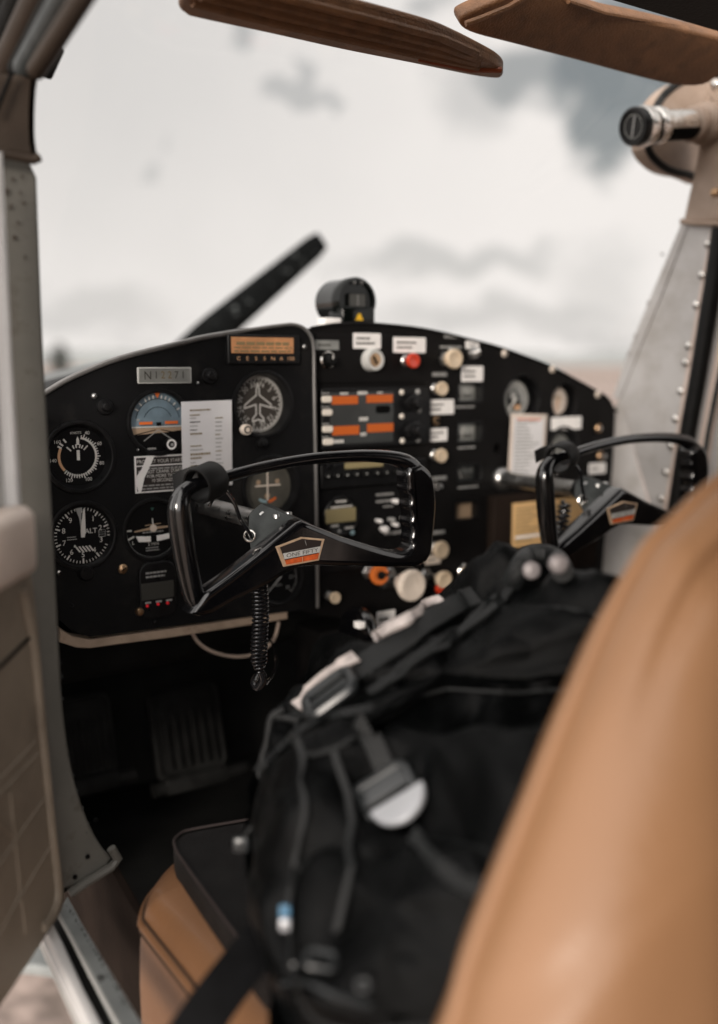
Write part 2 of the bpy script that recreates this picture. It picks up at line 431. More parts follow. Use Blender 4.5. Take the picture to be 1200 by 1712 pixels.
def cloud_break(px, py, w_, h_, soft, amt):
    """a break or a grey fold in the overcast, centred on one direction of the sky"""
    c = ray(px, py); d = vm('SUBTRACT', wob.outputs[0], tuple(c))
    e1 = Vector((c.y, -c.x, 0)).normalized(); e2 = e1.cross(c)
    x = N.new('ShaderNodeVectorMath'); x.operation = 'DOT_PRODUCT'; L.new(d.outputs[0], x.inputs[0]); x.inputs[1].default_value = e1
    y = N.new('ShaderNodeVectorMath'); y.operation = 'DOT_PRODUCT'; L.new(d.outputs[0], y.inputs[0]); y.inputs[1].default_value = e2
    q = fm('ADD', fm('POWER', fm('ABSOLUTE', fm('DIVIDE', x.outputs['Value'], w_/F)), 2.), fm('POWER', fm('ABSOLUTE', fm('DIVIDE', y.outputs['Value'], h_/F)), 2.))
    r = fm('SQRT', q)
    mr = N.new('ShaderNodeMapRange'); mr.interpolation_type = 'SMOOTHSTEP'; mr.inputs['From Min'].default_value = 1+soft; mr.inputs['From Max'].default_value = 1-soft
    mr.inputs['To Max'].default_value = amt; L.new(r, mr.inputs['Value'])
    return mr.outputs['Result']
tot = None
for a in ((1090,120,200,62,.35,.92), (1000,215,66,72,.35,.85), (885,122,100,38,.5,.72), (1150,60,200,60,.5,.9), (780,150,60,50,.7,.35), (488,168,56,26,.25,.5), (508,130,13,26,.4,.5), (548,182,24,12,.25,.5), (258,295,20,18,.35,.4), (272,240,8,16,.4,.4), (405,45,16,26,.25,.55),
          (760,430,170,24,.5,.36), (640,452,110,14,.6,.25), (850,525,220,26,.6,.32), (980,560,140,16,.6,.3), (150,520,130,36,.6,.3), (260,570,120,12,.6,.22), (1010,470,60,60,.7,.2), (720,10,40,24,.5,.5), (60,20,430,330,.95,.30)):
    b = cloud_break(*a); tot = b if tot is None else fm('MAXIMUM', tot, b)
cl = N.new('ShaderNodeMix'); cl.data_type = 'RGBA'
cl.inputs['A'].default_value = (9.4, 8.95, 8.6, 1)         # the lit overcast
gap = N.new('ShaderNodeMix'); gap.data_type = 'RGBA'; gap.inputs['Factor'].default_value = .85
L.new(sky.outputs['Color'], gap.inputs['A']); gap.inputs['B'].default_value = (1.9, 2.08, 2.12, 1)
L.new(gap.outputs['Result'], cl.inputs['B']); L.new(tot, cl.inputs['Factor'])
# the overcast thins out and brightens towards the sun, behind the camera
dp = N.new('ShaderNodeVectorMath'); dp.operation = 'DOT_PRODUCT'; L.new(tc.outputs['Generated'], dp.inputs[0]); dp.inputs[1].default_value = sdir
mr = N.new('ShaderNodeMapRange'); mr.interpolation_type = 'SMOOTHSTEP'; mr.inputs['From Min'].default_value = -.3; mr.inputs['From Max'].default_value = .95
mr.inputs['To Min'].default_value = 1.; mr.inputs['To Max'].default_value = 2.6; L.new(dp.outputs['Value'], mr.inputs['Value'])
sc = vm('SCALE', cl.outputs['Result'], None); L.new(mr.outputs['Result'], sc.inputs['Scale'])
L.new(sc.outputs[0], bg.inputs['Color']); bg.inputs['Strength'].default_value = .1
scene.view_settings.view_transform = 'Standard'; scene.view_settings.look = 'None'; scene.view_settings.exposure = 0; scene.view_settings.gamma = 1
scene.cycles.use_denoising = True
scene.cycles.max_bounces = 8

# ------------------------------------------------------------------ ground, hills, tree
g = MB(); g.rect(I4, -8000, -8000, 8000, 8000, -1.5, 'gravel_ground'); tag(g.build('ground'), kind='structure')
h = MB(); n = 160
vs = []; fs = []
for i in range(n+1):
    a = R(-60+190*i/n); z = 50+26*noise.noise(Vector((i*.13, 3, 0)))+9*noise.noise(Vector((i*.5, 1, 0)))
    for rr, zz in ((3200, -2), (3500, z*.8), (3900, z), (4600, -2)): vs.append((rr*math.sin(a), rr*math.cos(a), zz))
for i in range(n):
    for j in range(3): fs.append((4*i+j, 4*i+j+1, 4*i+5+j, 4*i+4+j))
h.add(vs, fs, 'hill_haze'); tag(h.build('hills', angle=80), kind='structure')
base = U(101, 612, depth=60); base.z = -1.5
t = thing('tree', 'small dark bushy tree far off beyond the left door post', 'tree', base)
hgt = U(101, 572, depth=60).z+1.5
tb = MB(); tb.tube([base, base+Vector((.05,0,hgt*.45)), base+Vector((0,0,hgt*.8))], [.16,.12,.05], 'bark', 8); tb.build('trunk', t)
cr = MB()
for i in range(900):
    while True:
        p = Vector((random.uniform(-1,1), random.uniform(-1,1), random.uniform(-1,1)))
        if p.length < 1 and noise.noise(p*2.2) > -.18: break
    c = base+Vector((p.x*.62, p.y*.62, hgt*.62+p.z*hgt*.38)); a = Vector((random.uniform(-1,1), random.uniform(-1,1), random.uniform(-1,1))).normalized(); b = a.orthogonal().normalized()
    cr.add([c-a*.09, c+b*.05, c+a*.09, c-b*.05], [(0,1,2,3)], 'tree_dark')
cr.build('crown', t)

# ------------------------------------------------------------------ the aeroplane round the cockpit
plane = thing('aeroplane', 'parked light aeroplane with worn cream cabin, seen through its open door', 'aeroplane', (0, 0, -1.5))
def on(px, py, **k): return U(px, py, **k)
def flat_prism(pts, k, off, th, m, ch=0., ccw=None):
    """outline given in photo pixels on a plane x=/y=/z=, given a thickness th away from the cabin side"""
    mb = MB(); return add_flat(mb, pts, k, off, th, m, ch)
def add_flat(mb, pts, k, off, th, m, ch=0.):
    if 'y' in k: M = frame(Vector((0,k['y']-off,0)), AX, AZ); P = [(p.x, p.z) for p in (U(*q, y=k['y']-off) for q in pts)]
    elif 'x' in k:
        s = 1 if k['x'] > 0 else -1                                 # faces inward
        M = frame(Vector((k['x']-s*off,0,0)), Vector((0,-s,0)), AZ); P = [(-s*p.y, p.z) for p in (U(*q, x=k['x']-s*off) for q in pts)]
    else: M = frame(Vector((0,0,k['z']+off)), AX, Vector((0,1,0))); P = [(p.x, p.y) for p in (U(*q, z=k['z']+off) for q in pts)]
    return mb.prism(M, P, -th, 0, m, ch)

# front left door post
post = flat_prism(smooth([(-40,255),(0,258),(61,262),(66,400),(72,560),(79,690),(86,810),(93,940),(99,1060),(103,1150),(110,1225),(123,1300),(142,1362),(166,1412),(194,1443),(112,1492),(60,1480),(0,1400),(-40,1300)], 1), dict(y=-.22), 0, .022, 'post_paint', .003)
def blots(b, spots, fn, m):
    for px, py, r in spots:
        P = []
        for i in range(11):
            a = 2*math.pi*i/11; k = r*random.uniform(.35, 1.25); P.append(fn(px+k*math.cos(a)*.8, py+k*math.sin(a)*1.5))
        b.add(P, [tuple(range(11))], m)
blots(post, ((103,1108,1.6),(105,1130,2.4),(104,1152,2.8),(106,1168,3),(108,1196,1.5),(116,1262,2),(124,1296,2.2),(131,1322,2.4),(140,1350,2),(150,1376,1.8),(112,1246,1.4),(146,1392,1.4)), lambda x, y: U(x-1.5, y, y=-.2224), 'hub_grey')
blots(post, ((22,300,3),(34,322,2.5),(18,345,4),(30,372,3),(40,340,3),(24,398,4),(37,296,3),(12,320,5),(42,430,2.5),(52,702,1.6)), lambda x, y: U(x, y, y=-.2224), 'vinyl_brown')
po = post.build('door_post', plane)
fl = MB(); fl.tube([U(*q, y=-.224) for q in ((116,1494),(150,1471),(186,1449),(197,1436),(186,1418))], .0042, 'post_paint', 8); fl.build('post_flange', po)
for q in ((146,1432),(125,1466),(160,1370)):
    b = MB(); b.lathe(PF(*q, y=-.2225), [(.0022,0),(.0022,.001),(.0014,.0022),(0,.0026)], 'void_black', 10, cap=False); b.build('screw', po)
# brown cover and the roof rail over the post
cv = flat_prism(catmull([(-30,122),(20,124),(64,116),(63,150),(61,185),(61,225),(64,250),(67,262),(58,268),(20,262),(-30,250)], 3, True), dict(y=-.226), 0, .024, 'vinyl_brown', .006)
cv.tube([U(*q, y=-.236) for q in ((-30,252),(0,257),(30,263),(56,268),(66,263))], .0035, 'vinyl_brown', 8)
cv.tube([U(*q, y=-.234) for q in ((20,122),(8,150),(-8,190))], .0016, 'void_black', 6)
cv.build('post_cover', plane)
rl = MB()
for (a, b, r, m) in (((60,118),(150,-22),.0075,'vinyl_brown'), ((42,116),(120,-22),.010,'hub_grey'), ((26,116),(98,-22),.007,'cabin_dark'), ((8,112),(72,-22),.011,'vinyl_brown'), ((-14,110),(40,-22),.010,'cabin_dark'), ((-34,110),(10,-22),.012,'hub_grey')):
    p, q = U(*a, x=-.506), U(*b, x=-.506); e = q+(q-p)*max(.2, (.385-q.z)/max(.02, (q-p).z)); rl.tube([p, (p*2+q)/3, (p+2*q)/3, q, e, e+Vector((0,-.30,.012))], r, m, 10)
rl.build('roof_rail', plane)
os_ = MB(); os_.prism(frame(Vector((-.490,0,0)), Vector((0,-1,0)), AZ), [(.14,-.44),(.14,-.05),(-.10,-.03),(-.34,-.02),(-.34,-.44)], -.010, 0, 'white_paint', .002); os_.build('fuselage_skin', plane)
lt = MB(); c = U(74,104, x=-.470)
lt.box(frame(U(80,100,x=-.462), (.3,-.5,.8), AZ), .030, .012, .018, 'rubber', .003); lt.box(frame(U(70,112,x=-.460), (.9,-.3,.3), AZ), .026, .010, .010, 'rubber', .003); lt.box(frame(U(73,96,x=-.466), AX, AZ), .006, .005, .009, 'brass', .001)
lt.box(frame(U(52,112,x=-.470), (.2,-.7,.6), AZ), .03, .006, .008, 'steel', .002); lt.build('window_catch', plane)

# sill, seal and outer skin under the open door
zs = U(105,1528,y=-.24).z
s1 = MB(); add_flat(s1, [(97,1523),(113,1497),(136,1540),(176,1607),(215,1672),(292,1800),(252,1800),(190,1700),(150,1622),(120,1562)], dict(z=zs), 0, .02, 'strip_paint', .0015)
blots(s1, [(x_, 1500+ (x_-104)*1.66+random.uniform(-3,3), random.uniform(1.2,3.2)) for x_ in range(112,220,5)], lambda x, y: U(x, y, z=zs+.0006), 'hub_grey')
s1o = s1.build('door_sill', plane)
ln = MB(); ln.tube([U(*q, z=zs+.003) for q in ((92,1520),(120,1570),(150,1628),(196,1712),(246,1800))], .0016, 'edge_paint', 6); ln.build('sill_bead', s1o)
s2 = MB(); add_flat(s2, [(82,1530),(97,1520),(120,1562),(150,1622),(190,1700),(252,1800),(232,1800),(172,1712),(140,1650),(105,1572)], dict(z=zs-.008), 0, .015, 'rubber', .001); s2.build('door_seal', plane)
s3 = MB(); add_flat(s3, [(71,1552),(82,1530),(105,1572),(140,1650),(172,1712),(232,1800),(200,1800),(146,1712),(110,1635)], dict(z=zs-.003), 0, .012, 'white_paint', .003)
s3.tube([U(*q, z=zs-.010) for q in ((66,1556),(100,1628),(140,1712),(188,1812))], .0028, 'white_paint', 8)
s3.tube([U(*q, z=zs-.014) for q in ((60,1560),(96,1640),(134,1722),(182,1822))], .0018, 'edge_paint', 8); s3.build('outer_skin', plane)
lg = MB(); add_flat(lg, [(-60,1535),(60,1546),(150,1556),(150,1628),(105,1620),(40,1612),(-60,1604)], dict(z=-.92), 0, .016, 'strip_paint', .007); lg.build('landing_gear_leg', plane)
# kick panel, floor, dark foot well
kp = flat_prism([(112,1493),(196,1444),(240,1520),(300,1620),(330,1760),(250,1760),(206,1690),(160,1600)], dict(x=-.455), 0, .008, 'kick_brown', .002)
kp.tube([U(*q, x=-.452) for q in ((150,1520),(190,1590),(240,1680))], .003, 'kick_brown', 8)
kp.build('kick_panel', plane)
fw = MB()
fw.box(Matrix.Translation((0,.36,-.36)), .90, .02, .56, 'cabin_dark')
fw.prism(frame(Vector((-.466,0,0)), Vector((0,1,0)), AZ), [(.0,-.64),(.35,-.64),(.35,-.15),(.03,-.15),(.0,-.29)], -.01, 0, 'cabin_dark')
fw.build('firewall', plane)
fb = MB()
fb.box(frame(Vector((-.2,.29,-.47)), AX, (0,.35,.9)), .5, .26, .01, 'cabin_dark', .004); fb.tube([(-.44,.14,-.36),(-.1,.13,-.35),(.1,.14,-.36)], .03, 'cabin_dark', 12); fb.build('heater_duct', plane)
f_ = MB(); f_.box(Matrix.Translation((0,-.43,-.65)), .88, 1.56, .02, 'cabin_dark'); f_.build('floor', plane)
rf = MB(); rf.prism(frame(Vector((0,0,.395)), AX, (0,1,0)), [(-.525,-1.42),(.48,-1.42),(.48,-.305),(-.34,-.305),(-.525,-.40)], -.03, 0, 'lining_black', .006); rf.build('roof_lining', plane)
def ptop(x):
    T = ((-.46,-.045),(-.408,-.014),(-.355,.007),(-.284,.024),(-.194,.041),(-.129,.046),(-.042,.051),(.072,.045),(.199,.022),(.341,-.021),(.412,-.049),(.46,-.075))
    for (a, b), (c, d) in zip(T, T[1:]):
        if x <= c: return b+(d-b)*max(0, x-a)/(c-a)
    return T[-1][1]
gs = MB()
vs = []; fs = []
NX = 24
for j, y in enumerate((.004,.06,.14,.24,.34)):
    for i in range(NX+1):
        x = -.455+.90*i/NX; vs.append((x, y, ptop(x)-.004-.026*y/.3))
for j in range(4):
    for i in range(NX): a = j*(NX+1)+i; fs.append((a, a+1, a+NX+2, a+NX+1))
gs.add(vs, fs, 'panel_soft'); gs.build('glareshield', plane)
cw = MB(); vs = []; fs = []; NA = 32
for j, (y, hw, zt, dz) in enumerate(((.33,.455,.026,.30),(.45,.45,.026,.42),(.65,.43,.012,.5),(.85,.39,.0,.45),(1.0,.33,-.03,.38),(1.03,.27,-.06,.3))):
    for i in range(NA+1):
        sx = -math.cos(math.pi*i/NA); x = hw*sx; vs.append((x, y, zt-.42*x*x-(dz-.05)*abs(sx)**9))
for j in range(5):
    for i in range(NA): a = j*(NA+1)+i; fs.append((a, a+1, a+NA+2, a+NA+1))
fs.append(tuple(5*(NA+1)+i for i in range(NA+1)))
cw.add(vs, fs, 'cowl_green'); cw.build('engine_cowling', plane)

# right side wall
W = dict(x=.47)
sp = flat_prism([(1139,373),(1200,372),(1290,372),(1290,1040),(1110,1040),(1098,880),(1034,667),(1024,666),(1046,598),(1083,506),(1103,459)], W, 0, .012, 'skin_grey')
sp = sp.build('side_panel', plane)
es = flat_prism([(1139,373),(1150,373),(1126,440),(1103,500),(1066,590),(1036,668),(1024,666),(1046,598),(1083,506),(1103,459)], W, .0022, .004, 'skin_grey', .0012); es.build('window_strip', sp)
lo = flat_prism([(1036,672),(1058,640),(1110,560),(1176,440),(1186,440),(1150,640),(1116,850),(1100,960),(1098,880)], W, .0005, .003, 'skin_grey'); 
fp = MB(); A = U(1035,668,**W); B = U(1101,905,**W); fp.add([A, U(1021,690,y=.012), U(1004,1000,y=.012), U(1112,1000,**W), B], [(0,1,2),(0,2,4),(4,2,3)], 'skin_grey'); fp.build('side_fold', plane)  # fold shaped to face aft, so this part of the wall catches less light
RV = ((1183,408),(1173,460),(1164,510),(1151,578),(1146,606),(1138,654),(1129,700),(1121,745),(1113,789),(1105,833))
fg = flat_prism([(1189,374),(1206,374),(1192,450),(1176,545),(1160,640),(1136,790),(1116,905),(1098,905),(1119,790),(1142,645),(1158,550),(1174,455)], W, .0032, .004, 'skin_pink', .001); fg = fg.build('door_flange', plane)
for q in RV:
    b = MB(); b.lathe(frame(U(*q, x=.4665), (0,-1,0), AZ), [(.0062,0),(.0056,.0024),(.0032,.0042),(0,.0048)], 'chrome', 12, cap=False); b.build('rivet', fg)
for q in ((1107,425),(1083,506),(1061,561),(1050,590)):
    b = MB(); b.lathe(frame(U(*q, x=.466), (0,-1,0), AZ), [(.0028,0),(.002,.0012),(0,.0016)], 'skin_grey', 10, cap=False); b.build('rivet', sp)
sl_ = MB(); sl_.tube([U(*q, x=.462) for q in ((1205,380),(1194,460),(1178,560),(1164,645),(1152,710),(1139,790),(1120,910))], [.0125]*7, 'rubber', 12); sl_.build('seal', plane)
df = flat_prism([(1222,400),(1200,560),(1168,730),(1132,930),(1160,930),(1178,800),(1196,690),(1240,470)], dict(x=.478), .012, .02, 'skin_pink', .003)
df.tube([U(*q, x=.462) for q in ((1236,470),(1200,640),(1184,720),(1158,880))], .0035, 'hub_grey', 8); df.build('right_door_frame', plane)
dp_ = flat_prism([(1170,860),(1196,690),(1240,470),(1400,470),(1400,1000),(1160,1000)], dict(x=.486), .006, .02, 'skin_pink', .003); dp_.build('right_door', plane)
# lower right wall, below the instrument panel
lw = MB(); lw.box(Matrix.Translation((.482,-.55,-.47)), .012, 1.4, .40, 'vinyl_brown'); lw.build('lower_wall', plane)
bw = MB(); bw.box(Matrix.Translation((0,-1.43,-.2)), .96, .02, 1.12, 'vinyl_brown', .004); bw.box(Matrix.Translation((.482,-1.19,.05)), .012, .46, .64, 'vinyl_brown', .004); bw.box(Matrix.Translation((.482,-.58,-.18)), .012, .76, .20, 'vinyl_brown', .003); bw.box(Matrix.Translation((-.482,-1.16,-.13)), .012, .53, 1.0, 'vinyl_brown', .003); bw.box(Matrix.Translation((-.482,-.76,-.54)), .012, .26, .16, 'vinyl_brown', .003)  # unseen aft cabin; left walls added and brought forward to shade the seat back
bw.box(Matrix.Translation((.482,-.55,.345)), .012, .82, .05, 'skin_pink', .003); bw.build('rear_bulkhead', plane)
# beige corner cover at the top of the right post
cc = flat_prism(catmull([(1140,372),(1150,325),(1163,270),(1170,210),(1176,160),(1190,135),(1290,110),(1290,372)], 3)+[(1290,372)], W, .010, .02, 'vinyl_beige', .005)
cc.tube([U(*q, x=.457) for q in ((1139,370),(1160,373),(1200,374),(1290,374))], .0042, 'vinyl_beige', 10)
cc = cc.build('corner_cover', plane)
sc_ = MB(); sc_.lathe(frame(U(1195,322,x=.459), (0,-1,0), AZ), [(.006,0),(.0055,.003),(.003,.005),(0,.0055)], 'brass', 16, cap=False); sc_.build('screw', cc)
b = MB(); b.lathe(frame(U(1196,141,x=.459), (0,-1,0), AZ), [(.007,0),(.0065,.003),(.004,.005),(0,.0055)], 'chrome', 16, cap=False); b.build('screw', cc)
# curved perspex windscreen
ws = MB(); vs = []; fs = []; NU, NV = 28, 14
for j in range(NV+1):
    v = j/NV
    for i in range(NU+1):
        u = -1+2*i/NU; x = .468*u
        y0 = .33-.30*abs(u)**3; y1 = -.16-.10*abs(u)**4
        y = y0*(1-v)+y1*v+.03*math.sin(math.pi*v); z = (-.0+.012*(1-u*u)-.03*abs(u)**3)*(1-v)+.41*v+.015*math.sin(math.pi*v)
        vs.append((x, y, z))
for j in range(NV):
    for i in range(NU): a = j*(NU+1)+i; fs.append((a, a+1, a+NU+2, a+NU+1))
ws.add(vs, fs, 'perspex'); ws.build('windscreen', plane, angle=80)

# ------------------------------------------------------------------ open cabin door
ddir = Vector((-math.sin(R(37)), -math.cos(R(37)), 0)); P0 = U(97,1300,y=-.245)
dn = Vector((math.cos(R(37)), -math.sin(R(37)), 0))               # inner face looks into the cabin
D = (P0, dn); DM = frame(P0, ddir*-1, AZ)
def dl(px, py):
    q = U(px, py, p=D)-P0; return Vector((q.dot(DM.col[0].xyz), q.z))
door = thing('cabin_door', 'open left cabin door with quilted beige card and moulded armrest', 'door', P0-Vector((0,0,.2)))
DMo = DM if DM.col[2].xyz.dot(dn) > 0 else frame(P0, ddir, AZ)
def dl(px, py):
    q = U(px, py, p=D)-P0; return Vector((q.dot(DMo.col[0].xyz), q.z))
def DA(px, py, o): q = dl(px, py); return P0+DMo.col[0].xyz*q.x+AZ*q.y+dn*o
card = catmull([(31,852),(45,905),(58,985),(67,1060),(75,1150),(83,1240),(91,1330),(99,1415),(107,1470),(109,1500),(104,1524),(92,1546)], 3)+[Vector(q) for q in ((46,1618),(0,1690),(-50,1768),(-140,1768),(-140,852))]
m = MB(); m.prism(DMo, [dl(*q) for q in card], -.016, 0, 'door_vinyl', .004); cardo = m.build('door_card', door)
m = MB(); m.prism(DMo, [dl(q[0]+(4 if q[0] > -100 else 0), q[1]+3) for q in card], -.034, -.0165, 'edge_paint', .002); m.build('door_skin', door)
m = MB(); m.tube([DA(q.x-9, q.y, .001) for q in catmull([(44,985),(62,1080),(72,1180),(84,1300),(94,1400),(101,1460),(102,1500),(94,1528),(78,1552)], 4)], .0042, 'door_vinyl', 8); m.build('piping', cardo)
m = MB()
for q in (((-20,1325),(58,1240)), ((-20,1348),(64,1260)), ((17,1326),(24,1400),(34,1490),(42,1560)), ((-20,1476),(22,1410),(74,1335)), ((-20,1592),(40,1490),(86,1410)), ((24,1400),(-10,1372)), ((34,1492),(0,1560),(-20,1600))):
    m.tube([DA(*p, -.0002) for p in q], .0015, 'door_vinyl', 8)
m.build('quilting', cardo)
m = MB(); m.tube([DA(*p, .0005) for p in ((-20,1132),(20,1094),(50,1064))], .0016, 'void_black', 6); m.build('seam', cardo)
m = MB(); c = dl(-12, 908)
m.box(DMo @ Matrix.Translation((c.x-.032, c.y, .012)), .10, .050, .030, 'arm_vinyl', .009, 4); m.build('armrest', door)
m = MB(); c = dl(30, 858); m.box(DMo @ Matrix.Translation((c.x-.012, c.y, .004)), .02, .014, .014, 'arm_vinyl', .004); m.build('latch', door)
m = MB(); m.prism(DMo, [dl(*q) for q in ((-8,255),(0,255),(8,420),(17,600),(28,760),(33,850),(24,850),(16,700),(4,460),(-8,300))], -.02, .002, 'white_paint', .002)
m.prism(DMo, [dl(*q) for q in ((-90,255),(-9,255),(4,460),(15,700),(23,850),(-90,850))], -.03, -.006, 'edge_paint', .002); m.build('window_frame', door)
# ------------------------------------------------------------------ instrument panel
YL = -.014                                                # front face of the floating left panel; the rest is at y = 0
PM = frame(Vector((0,0,0)), AX, AZ); PML = frame(Vector((0,YL,0)), AX, AZ)
def p2(px, py, y=0.): q = U(px, py, y=y); return Vector((q.x, q.z))
panel = thing('instrument_panel', 'black instrument panel with arched top and scattered white placards', 'instrument panel', (0, 0, -.3))
# gauges: (photo centre, hole radius in photo px)
HL = dict(asi=(133,764,59), alt=(139,896,56), att=(266,706,54), turn=(257,886,51), dg=(440,676,55), cdi=(453,815,52), tach=(468,968,42))
HR = dict(fuel=(873,668,40), oil=(944,671,30), amps=(941,748,34))
def hole(k, tab, y): cx, cy, r = tab[k]; c = p2(cx, cy, y); return c, rz(cx, cy, r, y)
lo_ = catmull([(40,676),(78,655),(120,631),(200,599),(300,574),(340,564),(420,551),(470,544),(492,543),(508,549),(519,562),(525,582)], 3)
lo_ = [p2(q.x, q.y, YL) for q in lo_]+[p2(*q, YL) for q in ((526,700),(529,850),(531,1016),(480,1023),(300,1045),(190,1060),(150,1065),(122,1055),(100,1036),(60,1030))]
mb = MB(); mb.prism(PML, lo_, -.012, 0, 'panel_black', holes=[circ(*hole(k, HL, YL)[0], hole(k, HL, YL)[1]) for k in HL])
lp = mb.build('left_panel', panel)
ro = [p2(*q) for q in ((500,560),(512,550),(560,543),(600,541),(660,545),(720,553),(800,572),(840,583),(880,597),(920,613),(960,634),(1000,656),(1014,665),(1023,679),(1025,700),(1022,760),(1017,830),(1006,960),(1004,1040),(700,1048),(540,1030),(500,1020))]
RECT = {'ammeter_top': (765,640,806,672), 'mid_a': (764,706,806,740), 'mid_b': (763,776,804,806), 'low': (760,838,799,870)}
rhs = []
for k in RECT:
    M_, w_, h_ = span(*RECT[k]); rhs.append([Vector((M_.translation.x+q.x, M_.translation.z+q.y)) for q in rrect(w_, h_, .0015, 2)])
mb = MB(); mb.prism(PM, ro, -.010, 0, 'panel_soft', holes=[circ(*hole(k, HR, 0)[0], hole(k, HR, 0)[1]) for k in HR]+rhs+[circ(*p2(832,750), rz(832,750,9), 16)])
rp = mb.build('right_panel', panel)
bk = MB(); bk.prism(frame(Vector((0,.036,0)), AX, AZ), [(-.43,-.30),(.41,-.30)]+[(x_, ptop(x_)-.014) for x_ in (.41,.34,.27,.2,.13,.06,0,-.06,-.13,-.2,-.28,-.36,-.43)], -.004, 0, 'void_black'); bk.build('backing', panel)
# rounded rim that runs along the top of the left panel and down its free side
rim = [U(q.x, q.y, y=YL-.001) for q in catmull([(40,676),(78,655),(120,631),(200,599),(300,574),(340,564),(420,551),(470,544),(492,543),(508,549),(519,562),(524,582),(525,640),(526,700),(528,800),(531,1016)], 4)]
mb = MB(); mb.tube(rim, [.0030]*24+[.0022]*(len(rim)-24), 'rim_trim', 10); mb.build('rim', lp)
rim = [U(q.x, q.y, y=.0005) for q in catmull([(520,549),(560,543),(600,541),(660,545),(720,553),(800,572),(840,583),(880,597),(920,613),(960,634),(1000,656),(1014,665),(1023,679),(1025,700),(1022,760),(1014,860)], 4)]
mb = MB(); mb.tube(rim, .0022, 'panel_soft', 8); mb.build('rim', rp)
# worn cream strip below the left panel
mb = MB(); tr = [p2(*q, YL+.004) for q in ((100,1050),(122,1064),(150,1069),(300,1049),(481,1022),(481,1035),(300,1064),(150,1084),(128,1083),(100,1074))]
mb.prism(frame(Vector((0,YL+.004,0)), AX, AZ), tr, -.02, 0, 'trim_cream', .0015); mb.build('lower_trim', panel)
# centre radio plate (a hair proud of the panel) and the lower centre console
M_, w_, h_ = span(528,560,708,640); mb = MB(); mb.prism(M_, rrect(w_, h_, .003), 0, .0022, 'panel_soft', .0008); mb.build('switch_plate', panel)
M_, w_, h_ = span(532,1038,760,1200, .004); mb = MB(); mb.box(M_ @ Matrix.Translation((0,0,-.03)), w_, h_, .06, 'panel_soft', .003); mb.build('lower_console', panel)

def screw(px, py, r, m, y, par=panel, name='screw'):
    rr = rz(px, py, r, y); M = PF(px, py, y); b = MB()
    b.lathe(M, [(rr,0),(rr,.0008),(rr*.85,.0022),(rr*.45,.0032),(0,.0035)], m, 18, cap=False)
    b.box(M @ Matrix.Translation((0,0,.0034)) @ Matrix.Rotation(R(random.uniform(0,90)), 4, 'Z'), rr*1.2, rr*.2, .0012, 'void_black'); return b.build(name, par)
for q in ((843,591,6.5),(923,617,6.5),(999,659,6.5)): screw(*q, 'cream_light', 0, rp)
for q in ((752,584,3),(508,580,4.5)): screw(*q, 'steel', 0 if q[0] > 530 else YL, rp if q[0] > 530 else lp)
for q in ((205,951,8.5,'brass'),(157,662,5,'steel'),(98,957,4.5,'chrome'),(330,640,2.5,'steel'),(230,752,2.2,'steel'),(505,770,3,'bezel_black'),(120,1012,3,'bezel_black'),(258,1040,4,'bezel_black'),(370,1014,3,'bezel_black')):
    screw(*q, YL, lp)
for q in ((174,680,14),(348,628,14),(437,741,10)):
    rr = rz(*q, YL); b = MB(); b.lathe(PF(q[0], q[1], YL), [(rr,0),(rr,.003),(rr*.9,.0045),(rr*.55,.005),(rr*.5,.009),(rr*.42,.010),(0,.0104)], 'bezel_black', 28, cap=False); b.build('blanking_plug', lp)

def placard(px0, py0, px1, py1, y, m='label_white', rows=2, ink='mark_dark', par=None, lab=None, hi=.9):
    M, w, h = span(px0, py0, px1, py1, y); b = MB(); b.prism(M, rrect(w, h, min(w,h)*.06, 2), 0, .0009, m, .0003)
    if rows: b.bars(M, w*.8, h*(.62 if rows > 1 else .4), rows, .00125, ink, .42, .5, hi)
    o = b.build('placard', par or rp)
    if lab: o['label'] = lab
    return o
placard(590,557,636,583, -.0024, rows=2); placard(657,564,711,590, -.0024, rows=2); placard(527,569,566,585, -.0024, 'plate_grey', 1)
placard(778,570,800,583, 0, rows=1); placard(771,612,807,638, 0, rows=2); placard(712,668,758,693, 0, rows=2); placard(712,716,747,738, 0, rows=2)
placard(921,697,971,718, 0, rows=0); placard(984,774,1012,792, 0, rows=1); placard(711,928,736,943, 0, rows=1, m='cream_light')
for q in ((629,1021,660,1047),(552,1094,573,1116)): placard(*q, -.028, rows=1)
for q in ((735,578,775,583),(722,622,750,630),(722,795,750,803),(722,886,748,893),(742,560,770,566),(760,678,800,682),(765,746,800,750),(765,812,800,816)):
    M, w, h = span(*q, 0); b = MB(); b.bars(M, w, h, 1, .0006, 'mark_grey', .8, .8, 1); b.build('lettering', rp)
for q in ((228,700,234,704),(246,748,262,752)):
    M, w, h = span(*q, YL); b = MB(); b.bars(M, w, h, 1, .0006, 'mark_grey', .8, .8, 1); b.build('lettering', lp)
# the registration plate and the copper maker's plaque
M, w, h = span(229,614,319,641, YL); t = thing('registration_plate', 'grey metal plate with thin white edge and faded registration number', 'plate', M.translation)
b = MB(); b.prism(M, rrect(w, h, .0012, 2), 0, .0016, 'edge_paint', .0005); b.prism(M, rrect(w*.955, h*.86, .0006, 2), .0014, .0019, 'plate_grey', .0002)
b.text(M, 'N', -w*.32, -.0005, h*.72, .0024, 'mark_dark', .95)
for i, ch in enumerate('12271'): b.text(M, ch, w*(-.165+.125*i), .0, h*.64, .0024, 'mark_brown' if i in (1,2) else 'mark_dark', .9)
b.build('plate', t)
M, w, h = span(377,560,497,609, YL); t = thing('name_plaque', 'copper plaque in black frame lettered CESSNA 150 at panel top', 'plaque', M.translation)
b = MB(); b.prism(M, rrect(w, h, .002, 3), 0, .006, 'bezel_black', .0015); b.build('frame', t)
